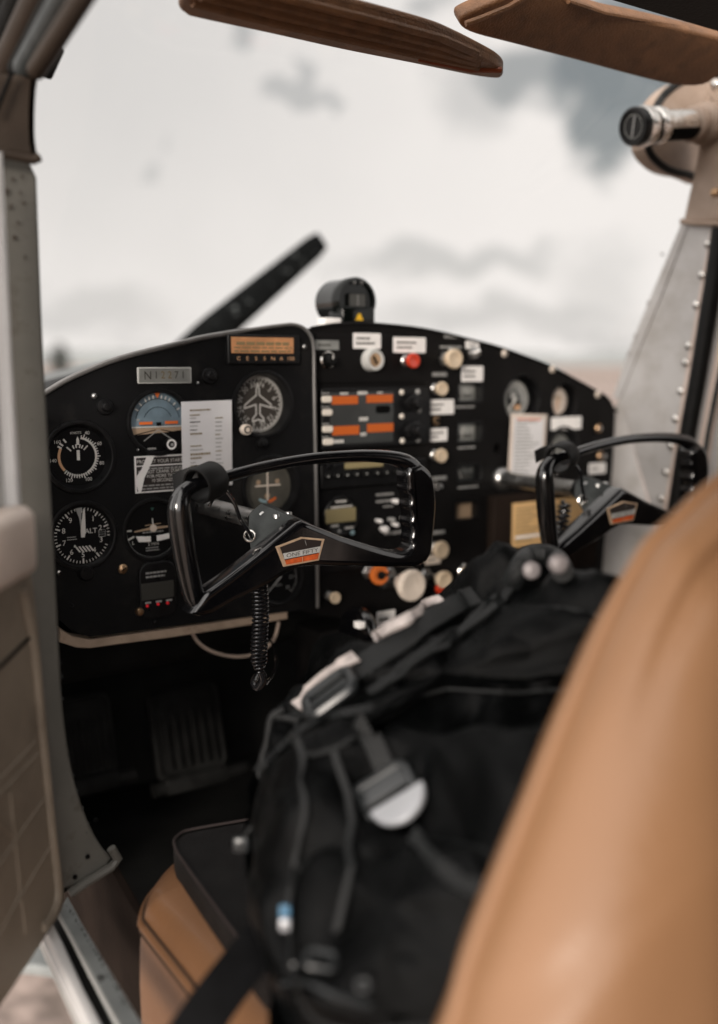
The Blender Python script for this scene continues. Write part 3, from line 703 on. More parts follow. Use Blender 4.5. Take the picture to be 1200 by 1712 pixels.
b = MB(); b.prism(M, [(-w*.455,-h*.13),(w*.405,-h*.13),(w*.405,h*.41),(-w*.455,h*.41)], .0058, .0066, 'plaque_copper', .0002)
b.bars(M @ Matrix.Translation((-w*.02,h*.20,0)), w*.74, h*.13, 1, .0070, 'mark_brown', .8, .97, 1); b.bars(M @ Matrix.Translation((-w*.02,h*.06,0)), w*.80, h*.06, 1, .0070, 'mark_brown', .7, .97, 1)
b.bars(M @ Matrix.Translation((-w*.02,-h*.06,0)), w*.80, h*.07, 1, .0070, 'mark_brown', .8, .97, 1); b.build('copper_plate', t)
b = MB()
for i, ch in enumerate('CESSNA'): b.text(M, ch, w*(-.36+.118*i), -h*.31, h*.175, .0064, 'mark_tan', 1.25)
b.text(M, '150', w*.36, -h*.31, h*.175, .0064, 'mark_tan', 1.2); b.build('lettering', t)

# ------------------------------------------------------------------ round gauges
def gauge(key, tab, y, name, label, cat='gauge', dial_dy=.006, dial_r=.84, bez=True, proud=.002):
    c, r = hole(key, tab, y); o = Vector((c.x, y, c.y)); t = thing(name, label, cat, o)
    M = frame(o, AX, AZ); b = MB()
    prof = [(r*1.0,-dial_dy-.004),(r*1.0,-.0005)]
    if bez: prof = [(r*dial_r*.98,-dial_dy-.001),(r*dial_r,-dial_dy+.001),(r*.91,-.0012),(r*.93,proud),(r*.975,proud+.0006),(r*1.045,proud),(r*1.06,.0004),(r*1.06,0)]
    else: prof = [(r*.985,-dial_dy-.001),(r*.985,-.001),(r*.99,.0004),(r*1.03,.0008),(r*1.05,.0003),(r*1.05,0)]
    b.lathe(M, prof, 'bezel_black', 56, cap=False); b.build('bezel', t)
    return t, M @ Matrix.Translation((0,0,-dial_dy)), r*(dial_r if bez else .97)
def needle(t, M, pts, z0, m, name='needle'):
    b = MB(); b.prism(M, pts, z0, z0+.0007, m); return b.build(name, t)
# airspeed
t, M, r = gauge('asi', HL, YL, 'airspeed_indicator', 'round black airspeed dial with orange and white arcs beside the door post')
b = MB(); b.disc(M, r, 0, 'dial_black')
b.arc(M, r*.60, r*.67, 12, 150, .0003, 'mark_white'); b.arc(M, r*.64, r*.685, 95, 150, .0005, 'mark_grey'); b.arc(M, r*.615, r*.665, 150, 218, .0003, 'mark_grey'); b.arc(M, r*.60, r*.69, 226, 298, .0005, 'mark_tan')
b.arc(M, r*.60, r*.68, 216, 226, .0005, 'mark_green')
for i in range(30):
    a = 12+i*7.2
    b.tick(M, r*.60, r*(.78 if i % 5 == 1 else .73), a, r*.035, .0007, 'mark_white')
for a in (299, 308, 322): b.tick(M, r*.62, r*.77, a, r*.06, .0007, 'mark_white')
for s_, a in (('40',24),('60',62),('80',108),('100',157),('120',203),('140',263),('160',307)):
    b.text(M, s_, r*.86*math.sin(R(a)), r*.86*math.cos(R(a)), r*.17, .0007, 'mark_white')
b.text(M, 'KNOTS', -r*.04, r*.80, r*.115, .0007, 'mark_white')
for a in (-48,-24,-8,12,26,44): b.tick(M, r*.30, r*(.42 if abs(a) < 40 else .5), a, r*.045, .0007, 'mark_white')
b.build('dial', t)
w_ = r*.05
needle(t, M, [(-w_,-r*.12),(w_,-r*.12),(w_,r*.22),(-w_,r*.22)], .0016, 'mark_white')
needle(t, M, [(-w_*.9,r*.40),(w_*.9,r*.40),(w_*.9,r*.58),(0,r*.68),(-w_*.9,r*.58)], .0016, 'mark_white', 'pointer')
# altimeter
t, M, r = gauge('alt', HL, YL, 'altimeter', 'black altimeter with white numerals and ALT, set lowest beside the door post', dial_dy=.003, dial_r=.88, proud=.0012)
b = MB(); b.disc(M, r, 0, 'dial_black')
for i in range(50):
    a = i*7.2
    if 100 < a < 112: continue
    b.tick(M, r*(.86 if i % 5 else .78), r*.95, a, r*(.025 if i % 5 else .05), .0005, 'mark_white')
for i in range(10):
    a = i*36
    if i == 0: continue
    b.text(M, str(i), r*.66*math.sin(R(a-4 if i == 3 else a)), r*.66*math.cos(R(a)), r*.25, .0005, 'mark_white')
b.text(M, 'ALT', r*.30, r*.13, r*.24, .0005, 'mark_white')
b.bars(M @ Matrix.Translation((-r*.35,-.06*r,0)), r*.34, r*.16, 2, .0005, 'mark_grey', .4, .8, 1)
b.rect(M, r*.56, -.10*r, r*.80, .14*r, .0005, 'mark_grey')
for k in range(3): b.rect(M, r*.575, r*(-.08+.075*k), r*.785, r*(-.02+.075*k), .0008, 'dial_black')
for k in range(5):
    x = r*(-.27+.115*k); b.sheet(M, [(x,-r*.36),(x+r*.06,-r*.36),(x+r*.20,-r*.56),(x+r*.14,-r*.56)], .0005, 'mark_white')
b.rect(M, -r*.30, -r*.37, -r*.24, -r*.30, .0006, 'mark_white')
b.build('dial', t)
needle(t, M @ Matrix.Rotation(R(-4), 4, 'Z'), [(-r*.06,-r*.05),(r*.06,-r*.05),(r*.085,r*.18),(r*.04,r*.86),(0,r*.93),(-r*.02,r*.86),(-r*.085,r*.18)], .0019, 'mark_white')
needle(t, M @ Matrix.Rotation(R(6), 4, 'Z'), [(-r*.03,0),(r*.03,0),(r*.03,r*.6),(r*.11,r*.95),(-r*.11,r*.95),(-r*.03,r*.6)], .0010, 'mark_grey', 'pointer')
b = MB(); rr = .0085; b.lathe(PF(141,957,YL), [(rr,0),(rr,.006),(rr*.8,.009),(0,.0095)], 'bezel_black', 24, cap=False); b.build('knob', t)
# attitude
t, M, r = gauge('att', HL, YL, 'attitude_indicator', 'attitude dial with blue-grey sky half and short orange horizon bars', dial_dy=.004, dial_r=.92)
b = MB(); hz = -r*.16
def seg(r_, y0, up, n=30):
    a0 = math.asin(max(-1, min(1, y0/r_))); a1 = math.pi-a0
    if not up: a0, a1 = a1-2*math.pi, a0
    return [(r_*math.cos(a0+(a1-a0)*i/n), r_*math.sin(a0+(a1-a0)*i/n)) for i in range(n+1)]
b.sheet(M, seg(r, hz, True), 0, 'sky_blue'); b.sheet(M, seg(r, hz, False), 0, 'dial_black')
b.arc(M, r*.78, r*.80, -80, 80, .0006, 'dial_black'); b.arc(M, r*.50, r*.515, -70, 70, .0006, 'dial_black')
b.sheet(M, [(-r*.93,hz-r*.03),(r*.93,hz-r*.03),(r*.88,hz-r*.13),(r*.3,hz-r*.19),(-r*.3,hz-r*.22),(-r*.9,hz-r*.26)], .0005, 'earth_tan')
b.rect(M, -r*.95, hz-r*.02, r*.95, hz+r*.025, .0008, 'mark_white')
for sx in (-1,1): b.line(M, [(0,hz-r*.1),(sx*r*.52,-r*.62)], r*.03, .0007, 'mark_grey'); b.line(M, [(sx*r*.1,hz-r*.1),(sx*r*.85,hz-r*.25)], r*.03, .0009, 'dial_black')
for a in (-60,-45,-30,-20,-10,10,20,30,45,60): b.tick(M, r*.80, r*.92, a, r*.05, .0008, 'mark_white')
b.sheet(M, [(-r*.1,r*.98),(r*.1,r*.98),(0,r*.80)], .0010, 'mark_orange'); b.build('dial', t)
b = MB()
for s_ in (-1,1): b.box(M @ Matrix.Translation((s_*r*.46,-r*.02,.0030)), r*.46, r*.095, .001, 'mark_orange')
b.box(M @ Matrix.Translation((0,-r*.06,.0030)), r*.16, r*.12, .0012, 'dial_black'); b.build('horizon_bar', t)
b = MB(); rr = rz(281,742,9,YL); K = PF(281,742,YL); b.lathe(K, [(rr,0),(rr,.008),(rr*.85,.0095),(0,.0095)], 'bezel_black', 24, cap=False); b.lathe(K, [(rr*.98,.0096),(rr*.8,.0099),(rr*.62,.0096)], 'label_white', 24, cap=False); b.disc(K @ Matrix.Translation((rr*.1,-rr*.05,0)), rr*.3, .0098, 'mark_grey', 12); b.build('knob', t)
# turn coordinator
t, M, r = gauge('turn', HL, YL, 'turn_coordinator', 'black turn dial with small white aeroplane above a pale ball tube', dial_dy=.003, dial_r=.90, proud=.0012)
b = MB(); b.disc(M, r, 0, 'dial_black'); b.arc(M, r*.985, r*1.0, 90, 275, .0003, 'mark_grey')
b.text(M, '2 MIN', 0, -r*.52, r*.16, .0005, 'mark_white'); b.bars(M @ Matrix.Translation((r*.02,-r*.70,0)), r*.62, r*.18, 2, .0005, 'mark_grey', .45, .7, 1)
b.bars(M @ Matrix.Translation((0,-r*.08,0)), r*.8, r*.08, 1, .0005, 'mark_grey', .6, .97, 1); b.text(M, 'L', -r*.76, -r*.42, r*.18, .0005, 'mark_white')
b.rect(M, -r*.98, r*.0, -r*.80, r*.06, .0005, 'mark_white'); b.line(M, [(-r*.92,-r*.28),(-r*.74,-r*.20)], r*.07, .0005, 'mark_white'); b.sheet(M, [(-r*.07,r*.80),(r*.07,r*.80),(0,r*.68)], .0005, 'mark_green'); b.build('dial', t)
b = MB(); T2 = M @ Matrix.Rotation(R(3.5), 4, 'Z')
b.prism(T2, [(-r*.72,r*.01),(r*.72,r*.01),(r*.72,r*.055),(r*.16,r*.10),(r*.10,r*.13),(-r*.10,r*.13),(-r*.16,r*.10),(-r*.72,r*.055)], .0015, .0022, 'earth_tan'); b.lathe(T2 @ Matrix.Translation((0,r*.06,0)), [(r*.13,.0015),(r*.13,.003),(0,.0034)], 'cream_light', 20, cap=False)
b.prism(T2, [(-r*.025,r*.15),(r*.025,r*.15),(r*.015,r*.42),(-r*.015,r*.42)], .0015, .0022, 'mark_white'); b.prism(T2, [(-r*.3,r*.185),(r*.3,r*.185),(r*.3,r*.21),(-r*.3,r*.21)], .0016, .0021, 'earth_tan'); b.build('aeroplane_symbol', t)
b = MB(); tb_ = [(-r*.66,-r*.18),(-r*.3,-r*.22),(0,-r*.23),(r*.3,-r*.22),(r*.66,-r*.18),(r*.66,-r*.36),(r*.3,-r*.42),(0,-r*.44),(-r*.3,-r*.42),(-r*.56,-r*.40)]
b.prism(M, tb_, .0005, .0022, 'label_white', .0006); b.prism(M, [(-r*.11,-r*.20),(r*.11,-r*.20),(r*.11,-r*.46),(-r*.11,-r*.46)], .0012, .0027, 'dial_black', .0004); b.build('ball_tube', t)
# heading
t, M, r = gauge('dg', HL, YL, 'heading_indicator', 'brown heading dial with white aeroplane outline below the copper plaque', dial_dy=.014, dial_r=.90)
b = MB(); b.disc(M, r, 0, 'dial_brown')
for i in range(72): b.tick(M, r*(.86 if i % 2 else .80), r*.97, i*5+3, r*.042, .0005, 'mark_white')
for i, s_ in enumerate(('N','3','6','E','12','15','S','21','24','W','30','33')):
    a = i*30+14; b.text(M, s_, r*.67*math.sin(R(a)), r*.67*math.cos(R(a)), r*.25, .0005, 'mark_white', rot=-a)
ap = [(0,.72),(.055,.50),(.06,.30),(.50,-.02),(.53,-.14),(.08,-.02),(.07,-.34),(.21,-.50),(.21,-.60),(0,-.53)]
ap = [(x*r, y*r) for x, y in ap]+[(-x*r, y*r) for x, y in reversed(ap[1:-1])]
b.line(M, ap, r*.045, .0008, 'mark_white', closed=True); b.build('dial', t)
b = MB(); rr = rz(409,718,9,YL); K = PF(409,718,YL-.006); b.lathe(K, [(rr*.6,-.008),(rr*.6,0),(rr,0),(rr,.006),(rr*.9,.0075),(0,.0075)], 'cream_light', 24, cap=False); b.arc(K, rr*.45, rr*.75, 0, 360, .0078, 'mark_dark', 20); b.build('knob', t)
# course deviation
t, M, r = gauge('cdi', HL, YL, 'course_indicator', 'olive course dial with white cross and blue and orange arcs behind the yoke bar', dial_dy=.010, dial_r=.88)
b = MB(); b.disc(M, r, 0, 'dial_olive'); b.arc(M, r*.50, r*.60, 183, 218, .0005, 'mark_blue'); b.arc(M, r*.50, r*.60, 140, 175, .0005, 'mark_orange')
for x in (-.36,.42): b.disc(M @ Matrix.Translation((x*r,r*.18,0)), r*.09, .0005, 'earth_tan', 16)
b.disc(M @ Matrix.Translation((0,-r*.34,0)), r*.11, .0006, 'earth_tan', 16); b.disc(M @ Matrix.Translation((0,-r*.80,0)), r*.07, .0006, 'mark_tan', 12); b.build('dial', t)
b = MB(); b.prism(M, [(-r*.03,-r*.5),(r*.03,-r*.5),(r*.03,r*.62),(-r*.03,r*.62)], .001, .0016, 'cream_light'); b.prism(M, [(-r*.52,r*.02),(r*.52,r*.02),(r*.52,r*.08),(-r*.52,r*.08)], .0018, .0024, 'cream_light'); b.build('cross_needle', t)
b = MB(); b.arc(frame(Vector((parent_origin(t))), AX, AZ) , r*1.02, r*1.10, 70, 118, .0032, 'edge_paint'); b.build('rim_glint', t) if False else None
# tachometer
t, M, r = gauge('tach', HL, YL, 'tachometer', 'dark tachometer low on the panel, half hidden below the yoke hub', dial_dy=.004, dial_r=.9)
b = MB(); b.disc(M, r, 0, 'dial_black')
for i in range(31): b.tick(M, r*(.84 if i % 5 else .78), r*.94, -135+i*9, r*.03, .0005, 'mark_grey')
for i, s_ in enumerate(('0','5','10','15','20','25','30')): a = -135+i*45; b.text(M, s_, r*.62*math.sin(R(a)), r*.62*math.cos(R(a)), r*.2, .0005, 'mark_grey')
b.text(M, 'RPM', 0, -r*.3, r*.16, .0005, 'mark_grey'); b.build('dial', t); needle(t, M @ Matrix.Rotation(R(135), 4, 'Z'), [(-r*.05,-r*.15),(r*.05,-r*.15),(0,r*.8)], .0015, 'mark_grey')
# right-hand gauges
t, M, r = gauge('fuel', HR, 0, 'oil_gauge', 'larger recessed grey dial high on the right of the panel', dial_dy=.013, bez=False); r *= .84; M = M @ Matrix.Translation((-r*.12,0,0))
b = MB(); b.lathe(M, [(r*1.32,-.001),(r*1.02,.0),(r,.0015),(r*.96,.0002)], 'dial_black', 40, cap=False); b.disc(M, r, 0, 'plate_grey'); b.arc(M, r*.0, r*.52, 0, 360, .0002, 'hub_grey', 40); b.arc(M, r*.72, r*.78, 0, 360, .0004, 'mark_grey', 48)
for i in range(24): b.tick(M, r*.78, r*.95, i*15, r*.05, .0005, 'mark_white')
b.arc(M, r*.30, r*.52, 200, 330, .0005, 'dial_black'); b.arc(M, r*.40, r*.62, 20, 110, .0005, 'mark_grey'); b.disc(M @ Matrix.Translation((-r*.1,r*.2,0)), r*.22, .0006, 'mark_grey', 20); b.rect(M, r*.0, -r*.55, r*.42, -r*.30, .0005, 'mark_tan'); b.build('dial', t)
needle(t, M @ Matrix.Rotation(R(140), 4, 'Z'), [(-r*.08,-r*.1),(r*.08,-r*.1),(r*.03,r*.72),(-r*.03,r*.72)], .002, 'mark_white')
t, M, r = gauge('oil', HR, 0, 'suction_gauge', 'small recessed cream dial nearest the right corner of the panel', dial_dy=.013, bez=False); r *= .82; M = M @ Matrix.Translation((-r*.14,0,0))
b = MB(); b.lathe(M, [(r*1.36,-.001),(r*1.02,.0),(r,.0015),(r*.96,.0002)], 'dial_black', 40, cap=False); b.disc(M, r, 0, 'paper_warm')
for i in range(20): b.tick(M, r*.76, r*.93, -120+i*12.5, r*.06, .0005, 'mark_dark')
b.bars(M @ Matrix.Translation((0,r*.25,0)), r*.9, r*.3, 2, .0005, 'mark_brown', .5, .8, 1); b.build('dial', t)
needle(t, M @ Matrix.Rotation(R(170), 4, 'Z'), [(-r*.07,-r*.2),(r*.07,-r*.2),(r*.02,r*.72),(-r*.02,r*.72)], .002, 'mark_tan')
t, M, r = gauge('amps', HR, 0, 'ammeter', 'round dial with broad black ring half behind the right yoke bar', dial_dy=.006, dial_r=.62)
b = MB(); b.disc(M, r, 0, 'plate_grey')
for i in range(14): b.tick(M, r*.76, r*.95, -90+i*14, r*.06, .0005, 'mark_dark')
b.build('dial', t); needle(t, M @ Matrix.Rotation(R(20), 4, 'Z'), [(-r*.05,-r*.2),(r*.05,-r*.2),(0,r*.8)], .0015, 'mark_dark')
# four small square gauges in a column
for k, lab, m_, lbl in (('ammeter_top','topmost',0,'topmost small square meter below the white tags'), ('mid_a','second',0,'second small square meter down the column, beside white label'), ('mid_b','third',1,'third small square meter down, greyer and dim'), ('low','lowest',2,'lowest small square meter with plain tan face')):
    M, w, h = span(*RECT[k]); t = thing('square_meter', lbl, 'gauge', M.translation, 'small square meters in a column')
    b = MB(); 
    for sx, sy, x, y in ((w,.003,0,h/2-.0005),(w,.003,0,-h/2+.0005),(.003,h,w/2-.0005,0),(.003,h,-w/2+.0005,0)): b.box(M @ Matrix.Translation((x*1.01,y*1.01,-.007)), sx*.99, sy, .0155, 'bezel_black')
    b.build('bezel', t)
    b = MB(); D_ = M @ Matrix.Translation((0,0,-.0125)); f = ('mark_grey','plate_grey','lcd_tan')[m_]
    b.prism(D_, [(-w*.48,-h*.46),(w*.48,-h*.46),(w*.48,h*.46),(-w*.48,h*.46)], -.001, 0, 'dial_black' if m_ < 2 else 'earth_tan')
    if m_ < 2:
        b.sheet(D_, [(-w*.44,-h*.42),(w*.44,-h*.42),(w*.44,h*.42),(-w*.44,h*.42)], .0003, 'hub_grey' if m_ else 'plate_grey')
        for i in range(7): b.rect(D_, -w*.36+i*w*.115, -h*.02, -w*.335+i*w*.115, h*(.28 if i % 3 == 0 else .18), .0006, 'mark_white' if not m_ else 'mark_grey')
        b.bars(D_ @ Matrix.Translation((-w*.02,-h*.22,0)), w*.7, h*.2, 1, .0006, 'mark_dark', .7, .8, 1)
    b.build('dial', t)
    if m_ < 2: needle(t, D_ @ Matrix.Translation((-w*.1,-h*.3,0)) @ Matrix.Rotation(R(25-30*(k=='mid_a')), 4, 'Z'), [(-.0006,0),(.0006,0),(.0004,h*.6),(-.0004,h*.6)], .001, 'mark_white')

# digital clock with three red lights; round timer
M, w, h = span(231,938,293,1032, YL); t = thing('voltage_monitor', 'black digital monitor with blank screen and three red lights', 'monitor', M.translation)
b = MB(); b.prism(M, rrect(w, h, w*.30, 6), 0, .004, 'bezel_black', .0015); b.build('body', t)
b = MB(); Q, w2, h2 = span(234,972,288,1000, YL); b.prism(Q, rrect(w2, h2, .001, 2), .0035, .0046, 'lcd_grey', .0004); b.build('screen', t)
b = MB(); Q, w2, h2 = span(241,952,282,965, YL); b.bars(Q, w2, h2, 2, .0044, 'mark_grey', .45, .7, .98)
for x in (245,263,280): Q, w2, h2 = span(x-5,1005-(x-245)*.13,x+5,1008-(x-245)*.13, YL); b.rect(Q, -w2/2, -h2/2, w2/2, h2/2, .0044, 'mark_grey')
b.build('lettering', t)
for x, y_ in ((246,1013),(264,1010),(280,1008)):
    b = MB(); b.lathe(PF(x, y_, YL-.004), [(.0018,0),(.0016,.001),(0,.0014)], 'led_red', 12, cap=False); b.build('red_light', t)
b = MB(); b.lathe(PF(232,1022,YL-.001), [(.0045,0),(.0045,.004),(.0035,.0055),(0,.006)], 'brass', 18, cap=False); b.build('knob', t)
M, w, h = span(528,812,706,948); t = thing('timer_panel', 'black sub-panel with round digital timer and small white knobs', 'panel', M.translation)
b = MB(); b.prism(M, rrect(w, h, .003), 0, .002, 'panel_black', .0008); b.build('plate', t)
K = PF(568,862,-.002); rr = rz(568,862,34); b = MB(); b.lathe(K, [(rr,0),(rr,.004),(rr*.92,.006),(rr*.85,.005),(0,.005)], 'bezel_black', 40, cap=False); b.build('timer', t)
Q, w2, h2 = span(544,850,594,873,-.007); b = MB(); b.prism(Q, rrect(w2, h2, .0008, 2), 0, .0012, 'lcd_tan', .0003); b.text(Q, '12:47', 0, 0, h2*.6, .0016, 'mark_dark') if False else None; b.build('screen', t)
b = MB()
for q in ((560,836,580,840),(552,845,590,849),(553,877,566,881),(576,880,592,884)): b = MB(); Q, w2, h2 = span(*q,-.007); b.bars(Q, w2, h2, 1, .0006, 'mark_white', .9, .9, 1); b.build('lettering', t)
for q in ((628,824,664,828),(628,835,668,839),(640,845,658,848)): b = MB(); Q, w2, h2 = span(*q,-.002); b.bars(Q, w2, h2, 1, .0006, 'mark_grey', .9, .8, 1); b.build('lettering', t)
b = MB(); Q, w2, h2 = span(642,887,690,892,-.002); b.bars(Q, w2, h2, 1, .0006, 'mark_grey', .9, .9, 1); b.build('lettering', t)
for q, m_ in (((588,890,4),'mark_blue'),((566,888,3),'mark_grey')):
    b = MB(); rr = rz(*q); b.lathe(PF(q[0],q[1],-.006), [(rr,0),(rr,.002),(0,.0025)], m_, 14, cap=False); b.build('button', t)
for x, y_, rr_, m_ in ((629,870,3.5,'label_white'),(650,868,4,'mark_grey'),(671,866,4,'mark_grey'),(638,884,6,'label_white'),(656,876,3.5,'label_white'),(656,837,4,'label_white')):
    b = MB(); rr = rz(x,y_,rr_); b.lathe(PF(x,y_,-.002), [(rr*.8,0),(rr*.8,.006),(rr,.006),(rr,.010),(rr*.8,.0115),(0,.012)], m_, 16, cap=False); b.build('knob', t)

# ------------------------------------------------------------------ radios
M, w, h = span(531,648,712,746); t = thing('navigation_radio', 'radio with grey screen and four glowing orange bars', 'radio', M.translation)
b = MB(); b.prism(M, rrect(w, h, .002, 3), -.004, .010, 'bezel_black', .0015); b.build('case', t)
YS = -.0105
b = MB(); Q, w2, h2 = span(552,656,657,741, YS); b.prism(Q, rrect(w2, h2, .001, 2), 0, .0008, 'screen_dark', .0003)
for q in ((554,662,598,676),(612,660,656,673),(555,712,600,727),(613,708,657,722)): Q, w2, h2 = span(*q, YS-.0008); b.rect(Q, -w2/2, -h2/2, w2/2, h2/2, .0005, 'screen_orange')
for q in ((568,656,582,660),(597,654,615,660),(630,655,640,658),(600,697,615,704),(602,723,612,729),(556,735,574,741)): Q, w2, h2 = span(*q, YS-.0008); b.bars(Q, w2, h2, 1, .0006, 'mark_white', .9, .9, 1)
Q, w2, h2 = span(628,678,652,691, YS-.0008); b.prism(Q, rrect(w2, h2, h2*.35, 4), 0, .0003, 'void_black'); b.build('screen', t)
for q in ((537,662,553,673),(538,684,554,695),(538,712,555,723),(539,733,556,744)):
    Q, w2, h2 = span(*q, YS); b = MB(); b.prism(Q, rrect(w2, h2, h2*.35, 4), 0, .003, 'button_white', .001); b.build('button', t)
b = MB()
for q in ((537,656,550,659),(537,679,550,682),(538,707,550,710),(538,729,550,732)): Q, w2, h2 = span(*q, -.010); b.bars(Q, w2, h2, 1, .0006, 'mark_grey', .8, .9, 1)
b.build('lettering', t)
for q in ((687,673,15),(688,719,16)):
    rr = rz(*q); K = PF(q[0],q[1],-.010); b = MB(); b.lathe(K, [(rr,0),(rr,.008),(rr*.94,.0095),(rr*.62,.010),(rr*.6,.020),(rr*.52,.0215),(0,.0215)], 'bezel_black', 36, cap=False); b.build('knob', t)
for x, y_ in ((671,656),(698,655),(671,696),(700,686),(672,737),(698,735)):
    b = MB(); rr = rz(x,y_,4.5); b.lathe(PF(x,y_,-.010), [(rr,0),(rr,.0015),(rr*.5,.003),(0,.003)], 'button_white' if x < 690 else 'mark_grey', 14, cap=False); b.build('button', t)
M, w, h = span(530,770,706,810); t = thing('audio_panel', 'narrow black radio with a row of small buttons behind the yoke', 'radio', M.translation)
b = MB(); b.prism(M, rrect(w, h, .002, 3), -.004, .010, 'bezel_black', .0015); b.build('case', t)
Q, w2, h2 = span(576,772,640,782, -.0105); b = MB(); b.prism(Q, rrect(w2, h2, .001, 2), 0, .0008, 'lcd_tan', .0002); b.build('screen', t)
for i, x in enumerate((546,562,578,594,610,628,644,662)):
    b = MB(); Q = PF(x,796-i*1.1,-.010); b.lathe(Q, [(.0042,0),(.0042,.003),(.003,.004),(0,.0042)], 'rubber', 16, cap=False); b.disc(Q, .0015, .0045, 'mark_grey', 10); b.build('button', t)
for x in (544,556,666): b = MB(); b.lathe(PF(x,779,-.010), [(.003,0),(.003,.005),(0,.006)], 'bezel_black', 14, cap=False); b.build('knob', t)

# ------------------------------------------------------------------ knobs and switches
def knob(px, py, rpx, out, m, label, cat='knob', group=None, name='pull_control', shank='steel', flare=1.0, y=0., nut=True):
    yf = y-out; rr = rz(px, py, rpx, yf); o = U(px, py, y=yf); o0 = Vector((o.x, y, o.z)); t = thing(name, label, cat, o0, group)
    M = frame(o0, AX, AZ); b = MB(); h = out
    b.lathe(M, [(rr*.42,h-rr*1.5 if h > rr*2 else h*.3),(rr*.55,h-rr*1.25 if h > rr*2 else h*.4),(rr*.8*flare,h-rr*.95),(rr*.97,h-rr*.45),(rr,h-rr*.2),(rr*.93,h-rr*.05),(rr*.80,h),(rr*.70,h-rr*.03),(0,h-rr*.05)], m, 32, cap=False); b.build('cap', t)
    b = MB(); b.lathe(M, [(rr*.3,0),(rr*.3,h-rr*.6)], shank, 16, cap=False); b.build('shaft', t)
    if nut: b = MB(); b.lathe(M, [(rr*.75,.0),(rr*.75,.0035),(rr*.6,.005),(rr*.35,.0052)], 'steel', 6 if rr > .012 else 20, cap=False); b.build('nut', t)
    return t
KG = 'cream pull knobs on the panel'
knob(762,600,17,.024,'cream','large cream knob at the top right of the radios', group=KG)
knob(741,650,12,.020,'cream','cream knob with silver collar, above the upper square white label', group=KG, shank='chrome')
knob(740,762,12,.020,'cream','cream knob level with the top bar of the yoke, under a white label', group=KG, shank='chrome')
knob(740,920,15,.020,'cream','cream knob just right of the left yoke grip, above small label', group=KG)
knob(692,980,27,.060,'cream_light','biggest cream knob, mushroom shaped, below the left yoke', group=KG, name='throttle_control', flare=.9)
knob(745,970,15,.045,'cream','cream knob in the cluster right of the big mushroom knob', group=KG)
knob(562,1000,10,.020,'cream','small cream knob low below the yoke spoke', group=KG)
knob(693,603,13,.022,'red_knob','bright red knob under the white label', shank='chrome')
t = knob(637,962,17,.030,'orange_knob','orange knob with dark slot half behind the left yoke')
b = MB(); K = PF(637,962,-.0302); b.lathe(K, [(.0055,-.002),(.0055,.002),(.004,.003),(0,.003)], 'rubber', 20, cap=False); b.box(K @ Matrix.Translation((.006,0,.0012)), .012, .0035, .002, 'rubber', .0005); b.build('centre', t)
t = knob(738,985,9,.042,'red_knob','small dark red knob at the edge of the backpack', shank='rubber')
# lever switch with cream handle
o = U(772,955,y=0); t = thing('flap_lever', 'short cream paddle lever pointing right above the backpack', 'lever', o)
b = MB(); A, B = U(776,960,y=-.03), U(818,968,y=-.035); b.tube([A, A.lerp(B,.35), A.lerp(B,.75), B], [.009,.012,.010,.006], 'cream', 16); b.build('handle', t)
b = MB(); b.lathe(frame(o, AX, AZ), [(.012,0),(.012,.006),(.008,.010),(.006,.03),(0,.03)], 'chrome', 20, cap=False); b.build('mount', t)
b = MB(); b.lathe(frame(U(822,968,y=-.035), AZ, Vector((0,-1,0))), [(.004,-.004),(.004,.004)], 'brass', 12); b.build('tip', t)
# ignition switch, dimmer
o = U(618,602,y=0); t = thing('ignition_switch', 'silver key switch with brass keyhole below a white label', 'switch', o); M = frame(o, AX, AZ); rr = rz(618,602,18)
b = MB(); b.lathe(M, [(rr*1.1,.002),(rr*1.05,.008),(rr,.012),(rr*.95,.0135),(rr*.66,.0135),(rr*.62,.012)], 'edge_paint', 36, cap=False); b.build('collar', t)
b = MB(); b.lathe(M, [(rr*.63,.002),(rr*.63,.0125),(0,.0127)], 'brass', 28, cap=False); b.box(M @ Matrix.Rotation(R(25), 4, 'Z') @ Matrix.Translation((0,0,.0128)), rr*.2, rr*.75, .001, 'void_black'); b.build('barrel', t)
o = U(545,602,y=0); t = thing('dimmer_control', 'black knob in a bright silver ring beside the left panel edge', 'knob', o); M = frame(o, AX, AZ); rr = rz(545,602,15)
b = MB(); b.lathe(M, [(rr,.002),(rr,.005),(rr*.85,.006),(rr*.72,.005)], 'chrome', 32, cap=False); b.build('ring', t)
b = MB(); b.lathe(M, [(rr*.62,.002),(rr*.62,.014),(rr*.5,.016),(0,.016)], 'rubber', 24, cap=False); b.box(M @ Matrix.Translation((0,rr*.3,.0164)), .0012, rr*.4, .001, 'mark_white'); b.build('cap', t)
for px, py, rr_, lab in ((728,703,7,'small brass-ringed push switch between two white labels'),(728,812,7,'small silver toggle below the row of cream knobs'),(999,716,7,'tan toggle at the right edge of panel above the yoke bar'),(1002,762,7,'tiny brass switch above the little white tag at the right edge')):
    o = U(px,py,y=0); t = thing('push_switch', lab, 'switch', o, 'small panel switches'); M = frame(o, AX, AZ); rr = rz(px,py,rr_)
    b = MB(); b.lathe(M, [(rr,0),(rr,.003),(rr*.8,.0045),(rr*.6,.004)], 'brass' if px != 728 or py < 750 else 'chrome', 24, cap=False); b.build('ring', t)
    b = MB(); b.lathe(M, [(rr*.5,.001),(rr*.5,.006 if py < 750 else .012),(0,.007 if py < 750 else .013)], 'rubber' if px == 728 and py < 750 else 'steel', 16, cap=False); b.build('plunger', t)
o = U(789,590,y=0); t = thing('toggle_switch', 'chrome toggle switch flicked right between two white tags', 'switch', o); M = frame(o, AX, AZ)
b = MB(); b.lathe(M, [(.009,0),(.009,.004),(.006,.006),(.005,.010),(.003,.010)], 'steel', 6, cap=False); b.build('base', t)
